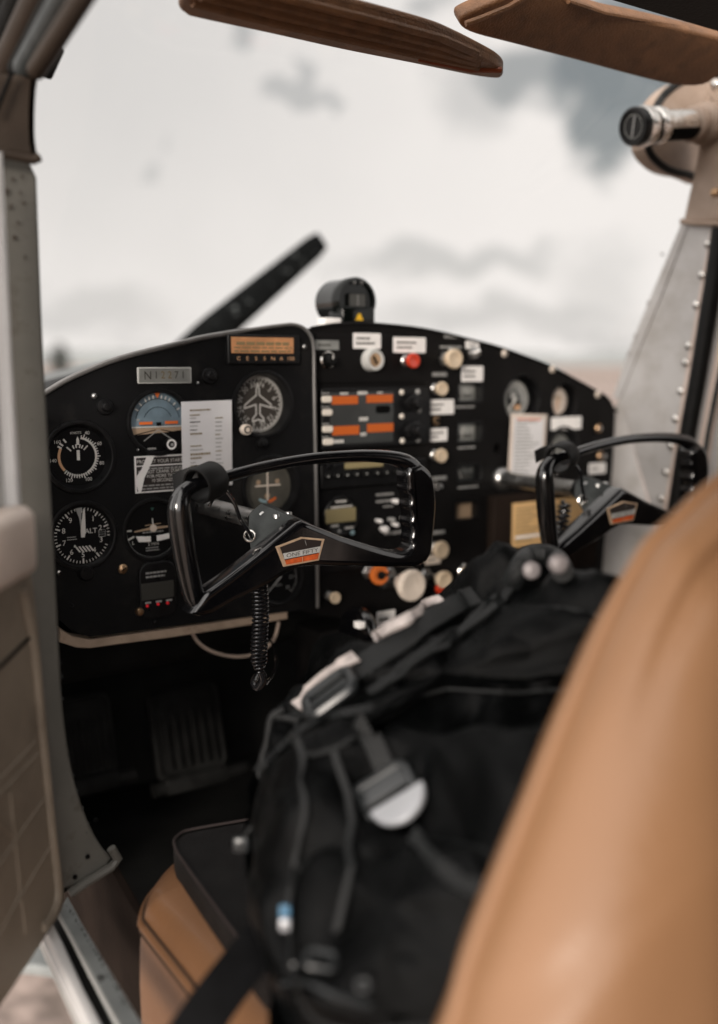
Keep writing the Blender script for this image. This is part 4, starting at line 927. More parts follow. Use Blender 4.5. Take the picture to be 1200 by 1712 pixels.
b = MB(); b.tube([o+Vector((0,-.009,0)), U(795,590,y=-.018), U(803,588,y=-.022)], [.003,.0035,.005], 'chrome', 14); b.build('bat', t)
# trim wheel in the lower console
o = U(600,1062,y=-.06); t = thing('trim_wheel', 'black trim wheel standing on edge in the lower console', 'wheel', o)
M = frame(o, Vector((0,-1,0)), AZ); b = MB(); b.lathe(M @ Matrix.Translation((0,0,-.008)), [(.026,0),(.034,.001),(.036,.004),(.036,.012),(.034,.015),(.026,.016),(.0,.016)], 'yoke_black', 40); b.build('wheel', t)
b = MB(); b.box(frame(U(602,1044,y=-.078), AX, AZ), .012, .008, .012, 'label_white', .001); b.build('pointer', t)

# ------------------------------------------------------------------ cards and placards stuck to the panel
M, w, h = span(304,670,388,815, YL-.006); t = thing('checklist_card', 'laminated white checklist card taped between two dials on the left', 'card', M.translation)
M = M @ Matrix.Rotation(R(.8), 4, 'Z') @ Matrix.Rotation(R(3), 4, 'X')
b = MB(); b.box(M @ Matrix.Translation((0,0,-.0004)), w, h, .0008, 'paper', .0003); b.build('sheet', t)
b = MB(); 
for yy, ln_, wt, m_ in ((.40,.42,1.3,'mark_brown'),(.345,.2,1.2,'mark_brown'),(.31,.12,.8,'mark_grey'),(.265,.2,1.1,'mark_dark'),(.22,.15,.8,'mark_grey'),(.175,.14,.9,'mark_dark'),(.13,.24,1.4,'mark_brown'),(-.01,.22,1.2,'mark_brown'),(-.055,.25,1,'mark_grey'),(-.105,.4,1.9,'mark_brown'),(-.15,.22,1.5,'mark_brown'),(-.20,.1,.9,'mark_grey'),(-.24,.16,1.1,'mark_brown'),(-.30,.2,.9,'mark_grey'),(-.35,.3,1,'mark_grey')):
    b.bars(M @ Matrix.Translation((-w*.34+w*ln_/2,h*yy,0)), w*ln_, h*.014*wt, 1, .0006, m_, .9, .97, 1)
for i in range(13): b.bars(M @ Matrix.Translation((w*.24,h*(.30-.048*i),0)), w*.16, h*.014, 1, .0006, 'mark_grey' if i % 4 else 'mark_brown', .9, .6, 1)
b.build('print', t)
M, w, h = span(225,761,311,822, YL); t = thing('starter_placard', 'dark placard warning about the starter, its white corner torn', 'placard', M.translation)
b = MB(); b.prism(M, [(-w/2,-h/2),(w/2,-h/2),(w/2,h/2),(-w/2,h/2)], 0, .0008, 'label_white', .0002); b.sheet(M, [(-w*.47,-h*.46),(w*.48,-h*.46),(w*.48,h*.46),(-w*.47,h*.46)], .0010, 'placard_dark'); b.build('plate', t)
b = MB(); b.rect(M, -w*.47, h*.22, w*.48, h*.25, .0013, 'label_white')
for s_, y_, sz, m_ in (('PROTECT YOUR STARTER',.345,.135,'mark_white'),('DO NOT CRANK STARTER',.06,.125,'mark_white'),('FOR MORE THAN',-.06,.125,'mark_white'),('10 SECONDS',-.18,.125,'mark_white')):
    b.text(M, s_, w*.03, h*y_, h*sz, .0014, m_, .93)
b.bars(M @ Matrix.Translation((w*.05,h*.15,0)), w*.75, h*.05, 1, .0013, 'mark_grey', .8, .9, 1); b.bars(M @ Matrix.Translation((w*.03,-h*.35,0)), w*.85, h*.17, 2, .0013, 'mark_grey', .4, .7, 1); b.build('lettering', t)
b = MB(); b.sheet(M, [(-w*.48,-h*.26),(-w*.45,-h*.48),(-w*.40,-h*.48),(-w*.33,-h*.1),(-w*.18,h*.32),(-w*.12,h*.5),(-w*.27,h*.5),(-w*.38,h*.15),(-w*.47,-h*.02)], .0017, 'label_white'); b.build('torn_strip', t)
M, w, h = span(851,692,911,806, -.006); t = thing('compass_card', 'warm white printed card hanging behind the right control shaft', 'card', M.translation)
M = M @ Matrix.Rotation(R(-2.5), 4, 'Z'); b = MB(); b.box(M, w, h, .0012, 'paper_warm', .0004); b.rect(M, -w*.42, -h*.46, w*.42, h*.44, .0008, 'paper'); b.build('sheet', t)
b = MB(); b.bars(M @ Matrix.Translation((0,h*.02,0)), w*.72, h*.78, 15, .0011, 'mark_grey', .42, .4, 1); b.bars(M @ Matrix.Translation((0,h*.42,0)), w*.7, h*.04, 1, .0011, 'mark_orange', .6, .9, 1); b.build('print', t)
M, w, h = span(826,822,1000,960, -.018); gb = thing('glove_box', 'brownish black glove box lid low on the right of the panel', 'glove box', M.translation)
b = MB(); b.box(M @ Matrix.Translation((0,0,-.009)), w, h, .018, 'kick_brown', .004, 3); b.build('lid', gb)
M, w, h = span(856,835,984,908, -.0195); t = thing('placard_card', 'tan printed limitations placard on the glove box lid', 'placard', M.translation)
b = MB(); b.box(M, w, h, .0012, 'paper_tan', .0003); b.build('sheet', t)
b = MB()
for x in (-.30,.18): b.bars(M @ Matrix.Translation((w*x,0,0)), w*.32, h*.8, 9, .0009, 'mark_brown', .4, .5, 1); b.rect(M, w*(x-.165), -h*.3, w*(x+.165), -h*.24, .0010, 'label_white')
b.build('print', t)
# ------------------------------------------------------------------ control yokes
YY = -.20
def Y3(px, py, y=YY): return U(px, py, y=y)
H0 = Y3(500, 915)
yk = thing('control_yoke', 'sharp glossy black yoke nearest the door, badge lettered ONE FIFTY', 'control yoke', H0, 'control yokes')
RP = ((334,1016,11),(324,996,15.5),(314,955,17.3),(306,910,18),(300,868,18),(299,845,17),(304,828,14),(316,816,11.5),(335,808,10),(375,798,9.8),(440,781,9.8),(520,767,9.8),(595,762,10.2),(645,764,11.5),(676,772,14),(692,788,17),(695,806,17.5),(696,830,15))
q = catmull([(a, b, c) for a, b, c in RP], 10); pts = []; rad = []
for v in q:
    g = 0.
    p = Y3(v.x+.8*g, v.y); pts.append(p); rad.append((v.z*(1.12 if v.x < 330 else 1)-.85*g)*(p-CAM).dot(fwd)/F)
b = MB(); b.tube(pts, rad, 'yoke_black', 24); b.build('rim', yk, angle=80)
b = MB(); M = frame(Vector((0,YY,0)), AX, AZ)
hp = catmull([(334,990),(380,957),(440,911)], 3)[:-1]+[Vector(v) for v in ((488,872),(497,868),(508,872))]+catmull([(560,893),(610,909),(645,919),(664,921),(675,917),(680,908),(678,899),(680,889),(680,880),(677.3,872),(679.3,862),(678.3,852),(675.6,845),(677,834),(675.8,825),(672.6,818),(673,808),(672,792),(676,780)], 3)+catmull([(694,773),(710,786),(717,806),(720,832),(719,860),(716,890),(713,918),(704,937),(686,946)], 2)+catmull([(640,946),(552,944),(493,946),(443,974),(385,1002),(348,1023),(330,1027)], 2)+[Vector((310,1023))]
b.prism(M, [(Y3(v.x, v.y).x, Y3(v.x, v.y).z) for v in hp], -.010, .012, 'yoke_black', .0062)
hub = b.build('hub', yk, angle=25)
b = MB(); S = U(441,872,y=-.160)
fr = [U(*v, y=-.192) for v in ((420,925),(450,899),(493,866),(520,876),(572,897),(548,938),(490,941),(446,956))]
bk_ = [S+Vector((.019*math.cos(a), 0, .019*math.sin(a))) for a in [R(v) for v in (200,150,100,60,20,-30,-80,-120)]]
b.add(fr+bk_, [(i, (i+1) % 8, (i+1) % 8+8, i+8) for i in range(8)]+[tuple(range(8,16)), tuple(range(7,-1,-1))], 'hub_grey'); b.build('hub_boss', hub, angle=20)
b = MB()
for v in ((462,862),(482,858)): b.lathe(frame(U(*v, y=-.178), AX, Vector((0,1,0))), [(.004,-.004),(.004,.0),(.0034,.0015),(0,.0018)], 'steel', 16, cap=False)
b.build('bolt', hub)
b = MB(); SM = frame(S, AX, AZ)
b.lathe(SM, [(.0125,-.012),(.0125,-.003),(.0105,-.0015),(.0105,.004)], 'rubber', 28, cap=False); b.lathe(SM, [(.0098,-.004),(.0125,.004),(.0132,.007),(.0120,.009),(.0,.009)], 'steel', 28, cap=False); b.build('collar', yk)
b = MB(); b.lathe(SM, [(.0100,-.012),(.0100,-.150)], 'steel', 28, cap=False); b.build('shaft', yk)
b = MB(); b.lathe(frame(Vector((S.x,-.001,S.z)), AX, AZ), [(.0165,0),(.0165,.004),(.014,.009),(.0105,.011)], 'steel', 32, cap=False); b.build('bush', yk)
E0 = Y3(502,921,YY-.0125); EM = frame(E0, AX, AZ)
def e2(px, py): p = Y3(px, py, YY-.0125)-E0; return Vector((p.x, p.z))
PEN = [e2(*v) for v in ((460.5,914),(503,897.5),(542,901),(532.5,937),(473.5,947.5))]
b = MB(); b.prism(EM, PEN[::-1], -.001, .0012, 'emblem_rim', .0008)
cen = sum(PEN, Vector((0,0)))/5; IN = [cen+(p-cen)*.86 for p in PEN]
b.sheet(EM, IN, .0014, 'placard_dark')
bl, br, cl_, cr_ = e2(470.5,925), e2(536,912.5), e2(473,935), e2(533.6,923)
def toin(p, k=.97): return cen+(p-cen)*k
b.sheet(EM, [toin(bl),toin(br),toin(cr_),toin(cl_)], .0017, 'emblem_silver')
rb = [toin(e2(474,936.5)),toin(e2(533,924.5)),toin(e2(530.5,934.5)),toin(e2(476.5,944.5))]; b.sheet(EM, rb, .0016, 'emblem_red')
ang = math.degrees(math.atan2((br-bl).y, (br-bl).x)); mid = (bl+br+cl_+cr_)/4; hh = (bl-cl_).length
b.text(EM, 'ONE FIFTY', mid.x, mid.y, hh*.86, .0020, 'mark_dark', .92*(br-bl).length/(hh*.86*5.4), ang)
b.line(EM, [(rb[0]+rb[1])/2, (rb[2]+rb[3])/2], .0006, .0020, 'emblem_rim'); b.line(EM, [e2(508,903), e2(510.5,911)], .0004, .0019, 'mark_grey'); b.build('emblem', hub)
b = MB(); rgc = Y3(417,896,-.186); b.tube([rgc+(rgt*math.cos(a)+upv*math.sin(a))*.0052 for a in [2*math.pi*i/20 for i in range(20)]], .0013, 'chrome', 8, closed=True); b.build('ring', yk)
DX = Vector((Y3(1033,858).x-Y3(502,922).x, 0, 0))
dup(yk, DX, 'farther glossy black yoke, half hidden behind the tan seat back')

# strap clipped round each yoke, with its cord
c = Y3(345,806.5); ax = (Y3(375,798)-Y3(316,816)).normalized(); ax = (ax+Vector((0,.40,0))).normalized()
st = thing('strap', 'black strap with cord wrapped round the near yoke, over white checklist', 'strap', c, 'straps on the yokes')
SMt = frame(c, Vector((0,1,0)).cross(ax), Vector((0,1,0))); SMt = frame(c, ax.orthogonal(), ax.cross(ax.orthogonal()))
b = MB(); b.lathe(SMt, [(.0150,-.0135),(.0166,-.0138),(.0176,-.012),(.0178,.011),(.0165,.0135),(.0150,.0135),(.0148,-.0135)], 'rubber', 36, cap=False); b.build('band', st)
b = MB(); b.ribbon([Y3(330,791,-.190), Y3(318,794,-.185), Y3(304,799,-.182), Y3(289,806,-.18)], .015, Vector((0,.2,1)), .0022, 'rubber'); b.build('tail', st)
b = MB(); b.tube(catmull([Y3(366,818,-.20), Y3(378,822,-.203), Y3(392,842,-.205), Y3(402,868,-.20), Y3(415,888,-.192), Y3(420,899,-.188)], 6), .0019, 'cable_black', 8); b.tube(catmull([Y3(372,822,-.195), Y3(364,828,-.188), Y3(356,836,-.185), Y3(350,846,-.18)], 5), .0015, 'cable_black', 8); b.build('cord', st)
dup(st, DX, 'black strap with cord wrapped round the far yoke, beside the printed card')
# coiled cords
def coil(top, bot, r, wr, turns):
    n = turns*14; d = bot-top; o = []
    a = d.orthogonal().normalized(); bb = d.normalized().cross(a)
    for i in range(n+1):
        t_ = i/n; an = 2*math.pi*turns*t_; e = min(1, 6*min(t_, 1-t_)+.4); o.append(top+d*t_+Vector((.002*math.sin(5*t_),0,0))+(a*math.cos(an)+bb*math.sin(an))*r*e)
    return o
top, bot = U(431,955,y=-.165), U(436,1122,y=-.165)
cc_ = thing('coiled_cord', 'long black coiled cord hanging straight down below near yoke hub', 'cord', bot, 'coiled cords')
b = MB(); b.tube(coil(top, bot, .0080, .0014, 25), .00135, 'cable_black', 7); b.build('coil', cc_)
b = MB(); b.tube(catmull([bot, U(440,1136,y=-.165), U(432,1150,y=-.16), U(424,1142,y=-.15), U(432,1128,y=-.14)], 5), .0042, 'cable_black', 10); b.tube(catmull([U(445,1142,y=-.16), U(456,1128,y=-.12), U(462,1102,y=-.07), U(456,1078,y=-.02), U(448,1064,y=.01)], 6), .002, 'cable_black', 8); b.build('tail', cc_)
top2, bot2 = U(944,838,y=-.15), U(930,915,y=-.15)
c2 = thing('coiled_cord', 'short black coiled cord in front of the tan placard', 'cord', bot2, 'coiled cords')
b = MB(); b.tube(coil(top2, bot2, .0075, .002, 9), .0021, 'cable_black', 7); b.build('coil', c2)
wv = catmull([U(*v, y=.012) for v in ((318,1050),(330,1072),(352,1088),(385,1097),(415,1096),(440,1086),(458,1068),(466,1040))], 6)
b = MB(); b.tube(wv, .0022, 'cable_cream', 10); tag(b.build('cable', None, wv[0]), 'cream cable looping below the pale strip under the left panel', 'cable')

# ------------------------------------------------------------------ compass
o = U(598,503,y=.020); rr = rz(598,503,40,.02)
cp = thing('compass', 'round black compass with yellow mark standing on the glareshield', 'compass', o-Vector((0,0,rr)))
M = frame(o, AX, AZ); b = MB()
b.lathe(M, [(0,-.062),(rr*.9,-.060),(rr*.97,-.054),(rr*.97,-.02),(rr*1.0,-.018),(rr*1.0,-.003),(rr*.94,0),(rr*.84,0),(rr*.80,-.005),(0,-.005)], 'compass_black', 44, cap=False); b.build('body', cp)
b = MB(); b.box(M @ Matrix.Translation((0,-rr*.72,-.014)), rr*1.72, rr*1.0, .034, 'compass_black', .004, 3); b.build('base', cp)
b = MB(); b.prism(M, rrect(rr*.95, rr*.62, rr*.1), -.006, -.001, 'void_black'); b.prism(M @ Matrix.Translation((0,rr*.03,0)), rrect(rr*.82, rr*.50, rr*.06), -.002, -.0004, 'lcd_grey'); b.rect(M, -.0005, -rr*.2, .0005, rr*.26, .0002, 'mark_grey'); b.build('window', cp)
b = MB(); b.sheet(M @ Matrix.Translation((0,-rr*.70,.0036)), [(-rr*.20,-rr*.12),(rr*.20,-rr*.12),(rr*.06,rr*.16),(-rr*.06,rr*.16)], 0, 'yellow'); b.build('mark', cp)
b = MB()
for x in (-.18,.18): b.lathe(M @ Matrix.Translation((rr*x,rr*.76,0)), [(rr*.08,-.001),(rr*.06,.001),(0,.0014)], 'steel', 12, cap=False)
b.build('screw', cp)
b = MB(); b.box(frame(U(553,540,y=.03), AX, AZ), .03, .012, .02, 'label_white', .002); b.build('bracket', cp)

# ------------------------------------------------------------------ propeller
PY = 1.09; hubc = U(176,706,y=PY); pr = thing('propeller', 'dark propeller blade slanting up beyond the instrument panel', 'propeller', hubc)
tip = U(538,402,y=PY); d = (tip-hubc); Lb = d.length; d.normalize(); sd = Vector((0,1,0)).cross(d).normalized()
if sd.z < 0: sd = -sd
def blade(s):
    b = MB(); vs = []; n = 24; K = 22
    for k in range(K+1):
        t_ = k/K; ch = (.011+.029*math.sin(min(1, t_*2.2)*math.pi/2)*(1-.42*max(0, t_-.45)/.55)); ch *= 1 if t_ < .985 else .82
        tw = R(58-40*t_); th = .022*(1-.75*t_)+.004
        for i in range(n):
            a = 2*math.pi*i/n; u_, v_ = ch*math.cos(a), th*math.sin(a)*.8
            vs.append(hubc+s*d*(Lb*(.06+.94*t_))+sd*(u_*math.cos(tw*.45)-v_*math.sin(tw*.45))*s+Vector((0,1,0))*(u_*math.sin(tw*.45)*.7+v_))
    fs = [(k*n+i, k*n+(i+1) % n, (k+1)*n+(i+1) % n, (k+1)*n+i) for k in range(K) for i in range(n)]+[tuple(K*n+i for i in range(n)), tuple(reversed(range(n)))]
    b.add(vs, fs, 'prop_black'); return b.build('blade', pr)
blade(1); blade(-1)
b = MB(); b.lathe(frame(hubc, AX, AZ), [(.10,.03),(.11,0),(.105,-.06),(.07,-.14),(.02,-.19),(0,-.195)], 'prop_black', 36, cap=False); b.build('spinner', pr)

# ------------------------------------------------------------------ sun visors
zv = U(570,72,y=-.18).z
vo = catmull([(299,-4),(308,12),(330,20),(450,46),(570,73),(690,97),(787,117),(832,122),(841,115),(832,104),(812,92),(760,66),(715,48),(620,22),(531,0),(430,-26),(330,-46)], 4, True)
vo = [U(v.x, v.y, z=zv) for v in vo]; cm = sum(vo, Vector())/len(vo)
v1 = thing('sun_visor', 'brown visor folded edge-on, ending in a point in mid sky', 'sun visor', cm, 'sun visors')
b = MB(); M = frame(Vector((0,0,zv)), AX, Vector((0,-1,0))); P = [(v.x, -v.y) for v in vo]
b.prism(M, P, -.004, .006, 'visor_brown', .004); M2 = frame(Vector((0,0,zv+.004)), AX, Vector((0,1,0))); b.prism(M2, [(v.x, v.y) for v in vo], -.001, .006, 'visor_brown', .004); bd = b.build('board', v1)
b = MB()
for f_, r_ in ((.16,.0045),(.40,.0055),(.62,.005),(.84,.004)):
    ln_ = [(a*(1-f_)+c_*f_) for a, c_ in ((Vector((312,12)),Vector((372,-40))),(Vector((450,46)),Vector((500,-8))),(Vector((600,79)),Vector((650,30))),(Vector((730,106)),Vector((740,56))),(Vector((800,117)),Vector((796,84))))]
    b.tube([U(v.x, v.y, z=zv-.0065) for v in ln_], r_, 'visor_brown', 8)
b.build('rib', bd)
b = MB(); b.tube([U(*v, z=zv-.006) for v in ((700,100),(787,115),(838,117))], [.002,.004,.003], 'visor_red', 8); b.build('lining', bd)
b = MB(); r0 = U(430,-40,z=zv+.01); b.tube([r0, r0+Vector((0,-.05,.03)), r0+Vector((0,-.1,.045))], .005, 'chrome', 10); b.build('hinge', v1)
vn = Vector((.05,-.62,-.78)).normalized(); vp = U(960,98,y=-.20)
vo = catmull([(772,38),(776,52),(800,63),(860,76),(960,98),(1060,121),(1120,132),(1165,130),(1195,112),(1240,96),(1250,62),(1200,52),(1120,36),(1050,23),(1010,17),(965,4),(930,-10),(870,-10),(830,6),(800,20),(780,30)], 3, True)
vw = [U(v.x, v.y, p=(vp, vn)) for v in vo]; cm = sum(vw, Vector())/len(vw)
v2 = thing('sun_visor', 'brown visor turned down with its broad face showing, beside the air vent', 'sun visor', cm, 'sun visors')
M = frame(vp, AX, vn.cross(AX)); Mi = M.inverted(); b = MB(); P = [(Mi @ v).to_2d() for v in vw]
if M.col[2].xyz.dot(vn) < 0: raise Exception('visor frame')
b.prism(M, P, -.012, .004, 'visor_brown', .004); bd = b.build('board', v2)
b = MB(); b.tube([U(*v, p=(vp+vn*.004, vn)) for v in ((778,40),(806,30),(850,12),(880,-6))], .003, 'visor_brown', 8); b.tube([U(*v, p=(vp+vn*.004, vn)) for v in ((950,2),(1010,22),(1060,31),(1120,42),(1200,60),(1240,68))], .003, 'visor_brown', 8); b.build('piping', bd)

# ------------------------------------------------------------------ air vent in the upper right corner
B0 = U(1178,207,x=.450); a = (-rgt*.85-fwd*.52-upv*.23).normalized(); Lv = .145
av = thing('air_vent', 'chrome air vent tube with black end in the upper right corner', 'air vent', B0)
M = frame(B0, a.orthogonal(), a.cross(a.orthogonal()))
b = MB(); b.lathe(M, [(.0195,-.01),(.0195,Lv-.055),(.0235,Lv-.053),(.0245,Lv-.046),(.0235,Lv-.040),(.021,Lv-.038)], 'chrome', 40, cap=False); b.build('tube', av)
b = MB(); b.lathe(M, [(.0185,Lv-.040),(.0185,Lv-.030),(.0250,Lv-.028),(.0262,Lv-.020),(.0250,Lv-.013),(.0215,Lv-.011)], 'chrome', 40, cap=False); b.build('ring', av)
b = MB(); b.lathe(M, [(.0225,Lv-.014),(.0245,Lv-.012),(.0245,Lv-.002),(.023,Lv),(.0195,Lv),(.0185,Lv-.003),(0,Lv-.003)], 'bezel_black', 40, cap=False)
b.box(M @ Matrix.Rotation(R(30), 4, 'Z') @ Matrix.Translation((0,0,Lv-.0022)), .0022, .026, .001, 'mark_grey'); b.lathe(M, [(.0150,Lv-.0026),(.0150,Lv-.0018),(.0143,Lv-.0018),(.0143,Lv-.0026)], 'plate_grey', 36, cap=False); b.build('end_cap', av)
sn_ = (-fwd*.45-upv*.9); sn_ = (sn_-a*sn_.dot(a)).normalized(); st_ = a.cross(sn_); b = MB(); vs = []
for z_ in (Lv*.22, Lv*.60):
    for k in range(9): an = R(-38+76*k/8); vs.append(B0+a*z_+(sn_*math.cos(an)+st_*math.sin(an))*.0199)
b.add(vs, [(k, k+1, k+10, k+9) for k in range(8)], 'void_black'); b.build('slot', av)
b = MB(); b.lathe(M, [(.028,-.012),(.028,.006),(.025,.010),(.020,.012),(.020,.020),(.0235,.022),(.0235,.028),(.0196,.030)], 'vinyl_beige', 40, cap=False); b.build('socket', av)
ho = catmull([(1084,240),(1088,205),(1098,178),(1114,155),(1140,136),(1176,126),(1200,126),(1200,292),(1150,291),(1118,283),(1098,268),(1088,255)], 4, True)
b = MB(); M = frame(Vector((0,-.085,0)), AX, AZ); P = [(U(v.x, v.y, y=-.085).x, U(v.x, v.y, y=-.085).z) for v in ho]; b.prism(M, P, -.03, 0, 'vinyl_beige', .006); b.build('housing', av)
b = MB(); b.tube([U(v.x-1, v.y+1, y=-.084) for v in ho], .0055, 'rubber', 10, closed=True); b.build('gasket', av)

# ------------------------------------------------------------------ rudder pedals in the foot well
for (x0,y0,x1,y1), lab in (((255,1150,372,1292),'dark ribbed rudder pedal right of the other in the foot well'), ((92,1165,190,1300),'dark ribbed rudder pedal close to the door post')):
    M, w, h = span(x0, y0, x1, y1, .19); t = thing('rudder_pedal', lab, 'pedal', M.translation-Vector((0,0,h/2)), 'rudder pedals')
    M = M @ Matrix.Rotation(R(-18), 4, 'X'); b = MB(); b.prism(M, rrect(w, h, .012), -.008, 0, 'pedal_dark', .002)
    b.tube([(M @ Vector(v)) for v in [(q.x*.92, q.y*.92, .001) for q in rrect(w, h, .012)]], .003, 'pedal_dark', 6, closed=True); b.build('plate', t)
    b = MB()
    for i in range(6): b.box(M @ Matrix.Translation((w*(-.32+.13*i),-.01,.003)), w*.05, h*.62, .006, 'pedal_dark', .001)
    b.build('rib', t)
    b = MB(); b.tube([M @ Vector((-w*.6,-h*.56,.0)), M @ Vector((w*.75,-h*.56,.0))], .010, 'pedal_dark', 14); b.box(M @ Matrix.Translation((0,-h*.56,.004)), w*.9, .022, .012, 'pedal_dark', .003); b.build('bar', t)
# ------------------------------------------------------------------ pilot's seat
from mathutils.bvhtree import BVHTree
def pillow(mb, outline, plane_n, tf, tb, m, rings=14, amp=0., nscale=8., ex=.5, ex_b=None, centre=None, seed=0., groove=0.):
    """a stuffed form: outline on a plane, filled out by tf to the plane's front and tb to its back"""
    n = len(outline); c = centre or sum(outline, Vector())/n; pn = Vector(plane_n).normalized(); vs = []; fs = []
    def layer(sgn, T, exx):
        idx = []
        for k in range(rings+1):
            th = math.pi/2*k/rings; s = math.cos(th)**(.8) if k < rings else 0.; hgt = math.sin(th)**(2*exx)*T*sgn
            row = []
            for p in outline:
                q = c+(p-c)*s+pn*hgt
                if groove and sgn > 0:
                    u_ = max(0, min(1, (q.z+.19)/.11)); q = q-pn*groove*u_*math.exp(-((s-.80)/.055)**2)
                if amp:
                    w = min(1, k/3+.25); q = q+pn*sgn*w*amp*(noise.fractal(q*nscale+Vector((seed,0,0)), 1., 2.1, 4)*.8-1.15*abs(noise.noise(q*nscale*.9+Vector((9+seed,2,5))))*.9)
                row.append(len(vs)); vs.append(q)
            idx.append(row)
        for k in range(rings):
            for i in range(n):
                j = (i+1) % n; fs.append((idx[k][i], idx[k][j], idx[k+1][j], idx[k+1][i]))
    layer(1, tf, ex); layer(-1, tb, ex_b or ex)
    mb.add(vs, fs, m); return vs, fs
def merge(o, d=.0006):
    bm = bmesh.new(); bm.from_mesh(o.data); bmesh.ops.remove_doubles(bm, verts=bm.verts, dist=d); bmesh.ops.recalc_face_normals(bm, faces=bm.faces); bm.to_mesh(o.data); bm.free(); return o

ZC = -.47
seat = thing('pilot_seat', 'tan leather pilot seat with piped cushion, its back the closest thing at right', 'seat', (-.24, -.55, -.75))
co_ = catmull([(236,1548),(240,1524),(254,1498),(284,1468),(322,1450),(380,1438)], 5)
ol = [U(v.x, v.y, z=ZC) for v in co_]
ol += [Vector(v) for v in ((-.10,-.16,ZC),(-.04,-.20,ZC),(-.02,-.40,ZC),(-.02,-.72,ZC),(-.20,-.76,ZC),(-.46,-.76,ZC))]
ol += [U(*v, z=ZC) for v in ((420,1800),(330,1668),(280,1604),(250,1566))]
ol = smooth(ol, 1, True); n = len(ol); cc0 = sum(ol, Vector())/n
b = MB(); vs = []; fs = []
LV = [(1.0,-.12),(1.03,-.09),(1.035,-.055),(1.02,-.020),(1.0,-.004),(.99,.0)]
for s, z in LV: vs += [cc0+(p-cc0)*s+Vector((0,0,z)) for p in ol]
for j in range(len(LV)-1): fs += [(j*n+i, j*n+(i+1) % n, (j+1)*n+(i+1) % n, (j+1)*n+i) for i in range(n)]
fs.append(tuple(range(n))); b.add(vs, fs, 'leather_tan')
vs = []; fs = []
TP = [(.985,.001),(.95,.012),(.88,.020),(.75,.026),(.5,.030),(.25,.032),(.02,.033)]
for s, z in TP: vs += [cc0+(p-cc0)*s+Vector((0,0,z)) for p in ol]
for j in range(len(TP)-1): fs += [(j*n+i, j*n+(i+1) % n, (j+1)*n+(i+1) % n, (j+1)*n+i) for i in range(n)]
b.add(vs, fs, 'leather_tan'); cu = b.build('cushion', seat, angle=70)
b = MB(); b.tube([cc0+(p-cc0)*.994+Vector((0,0,.001)) for p in ol], .0040, 'leather_tan', 8, closed=True); b.build('piping', cu)
b = MB(); b.tube([cc0+(p-cc0)*.978+Vector((0,0,.0050)) for p in ol], .0016, 'leather_seam', 6, closed=True); b.tube([cc0+(p-cc0)*1.008+Vector((0,0,-.0055)) for p in ol], .0016, 'leather_seam', 6, closed=True); b.build('seam', cu)
b = MB(); b.box(Matrix.Translation((-.24,-.48,-.60)), .36, .5, .03, 'steel', .01)
for x, y in ((-.40,-.30),(-.08,-.30),(-.40,-.68),(-.08,-.68)): b.tube([(x,y,-.60),(x,y,-.64)], .012, 'steel', 12)
b.build('frame', seat)
sn = Vector((-.30,-.90,.36)).normalized(); spt = U(900,1500,y=-.715)
so_ = catmull([(765,1712),(788,1625),(826,1520),(866,1420),(906,1320),(943,1225),(981,1135),(1022,1040),(1062,965),(1094,912),(1136,872),(1210,805),(1330,735),(1480,720),(1600,790),(1680,950),(1710,1200),(1720,1500),(1700,1850),(1500,2150),(1100,2250),(780,2150),(690,1950)], 4, True)
so3 = [U(v.x, v.y, p=(spt, sn)) for v in so_]
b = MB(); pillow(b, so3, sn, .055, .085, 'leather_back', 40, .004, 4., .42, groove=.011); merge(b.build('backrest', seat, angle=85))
b = MB(); b.tube([p-sn*.004 for p in so3], .0055, 'leather_back', 8, closed=True); b.build('piping', seat.children[-1])

# dark folder on the cushion and lap belt
ZP = ZC+.052
po_ = [U(*v, z=ZP) for v in ((286,1412),(300,1394),(318,1388),(400,1374),(480,1360),(560,1348),(700,1560),(560,1740),(450,1640),(380,1545),(320,1462))]
M = frame(Vector((0,0,ZP)), AX, Vector((0,1,0))); b = MB(); b.prism(M, [p.to_2d() for p in smooth(po_, 1, True)], -.034, 0, 'pad_dark', .005)
pc = sum(po_, Vector())/len(po_); fo = tag(b.build('folder', None, pc), 'dark padded folder lying on the tan seat cushion under the backpack', 'folder')
b = MB(); b.tube([p+Vector((0,0,.001)) for p in smooth(po_, 2, True)], .0013, 'pad_piping', 6, closed=True); b.tube([p+Vector((0,0,-.033)) for p in smooth(po_, 2, True)], .0013, 'pad_piping', 6, closed=True); b.build('piping', fo)

# ------------------------------------------------------------------ backpack
T_, L_, B_ = U(900,955,depth=.88), U(432,1305,depth=.80), U(650,1712,depth=.60)
bn = (L_-T_).cross(B_-T_).normalized()
if bn.dot(fwd) > 0: bn = -bn
bp_o = catmull([(876,984),(851,994),(810,1003),(768,1014),(724,1032),(677,1054),(624,1076),(572,1094),(527,1126),(497,1160),(476,1200),(458,1240),(446,1280),(432,1330),(424,1380),(418,1440),(424,1500),(440,1580),(458,1680),(480,1790),(640,1830),(900,1830),(1060,1700),(1110,1450),(1120,1200),(1090,1075),(1040,1016),(985,992),(925,984)], 4, True)
bo3 = [U(v.x, v.y, p=(T_, bn)) for v in bp_o]
bag = thing('backpack', 'bulky black backpack with reflective strips and silver tab on the seat', 'backpack', (-.25,-.5,ZC+.05))
b = MB(); bv, bf = pillow(b, bo3, bn, .065, .09, 'bag_nylon', 26, .055, 9., .40, centre=U(760,1330,p=(T_, bn))); body = merge(b.build('body', bag, angle=80))
bvh = BVHTree.FromPolygons(bv, bf)
def BP(px, py, off=0.):
    d = ray(px, py); h, nn, i, t_ = bvh.ray_cast(CAM, d)
    if h is None:
        h = U(px, py, p=(T_, bn)); return h+bn*off, bn
    if nn.dot(d) > 0: nn = -nn
    return h+nn*off, nn
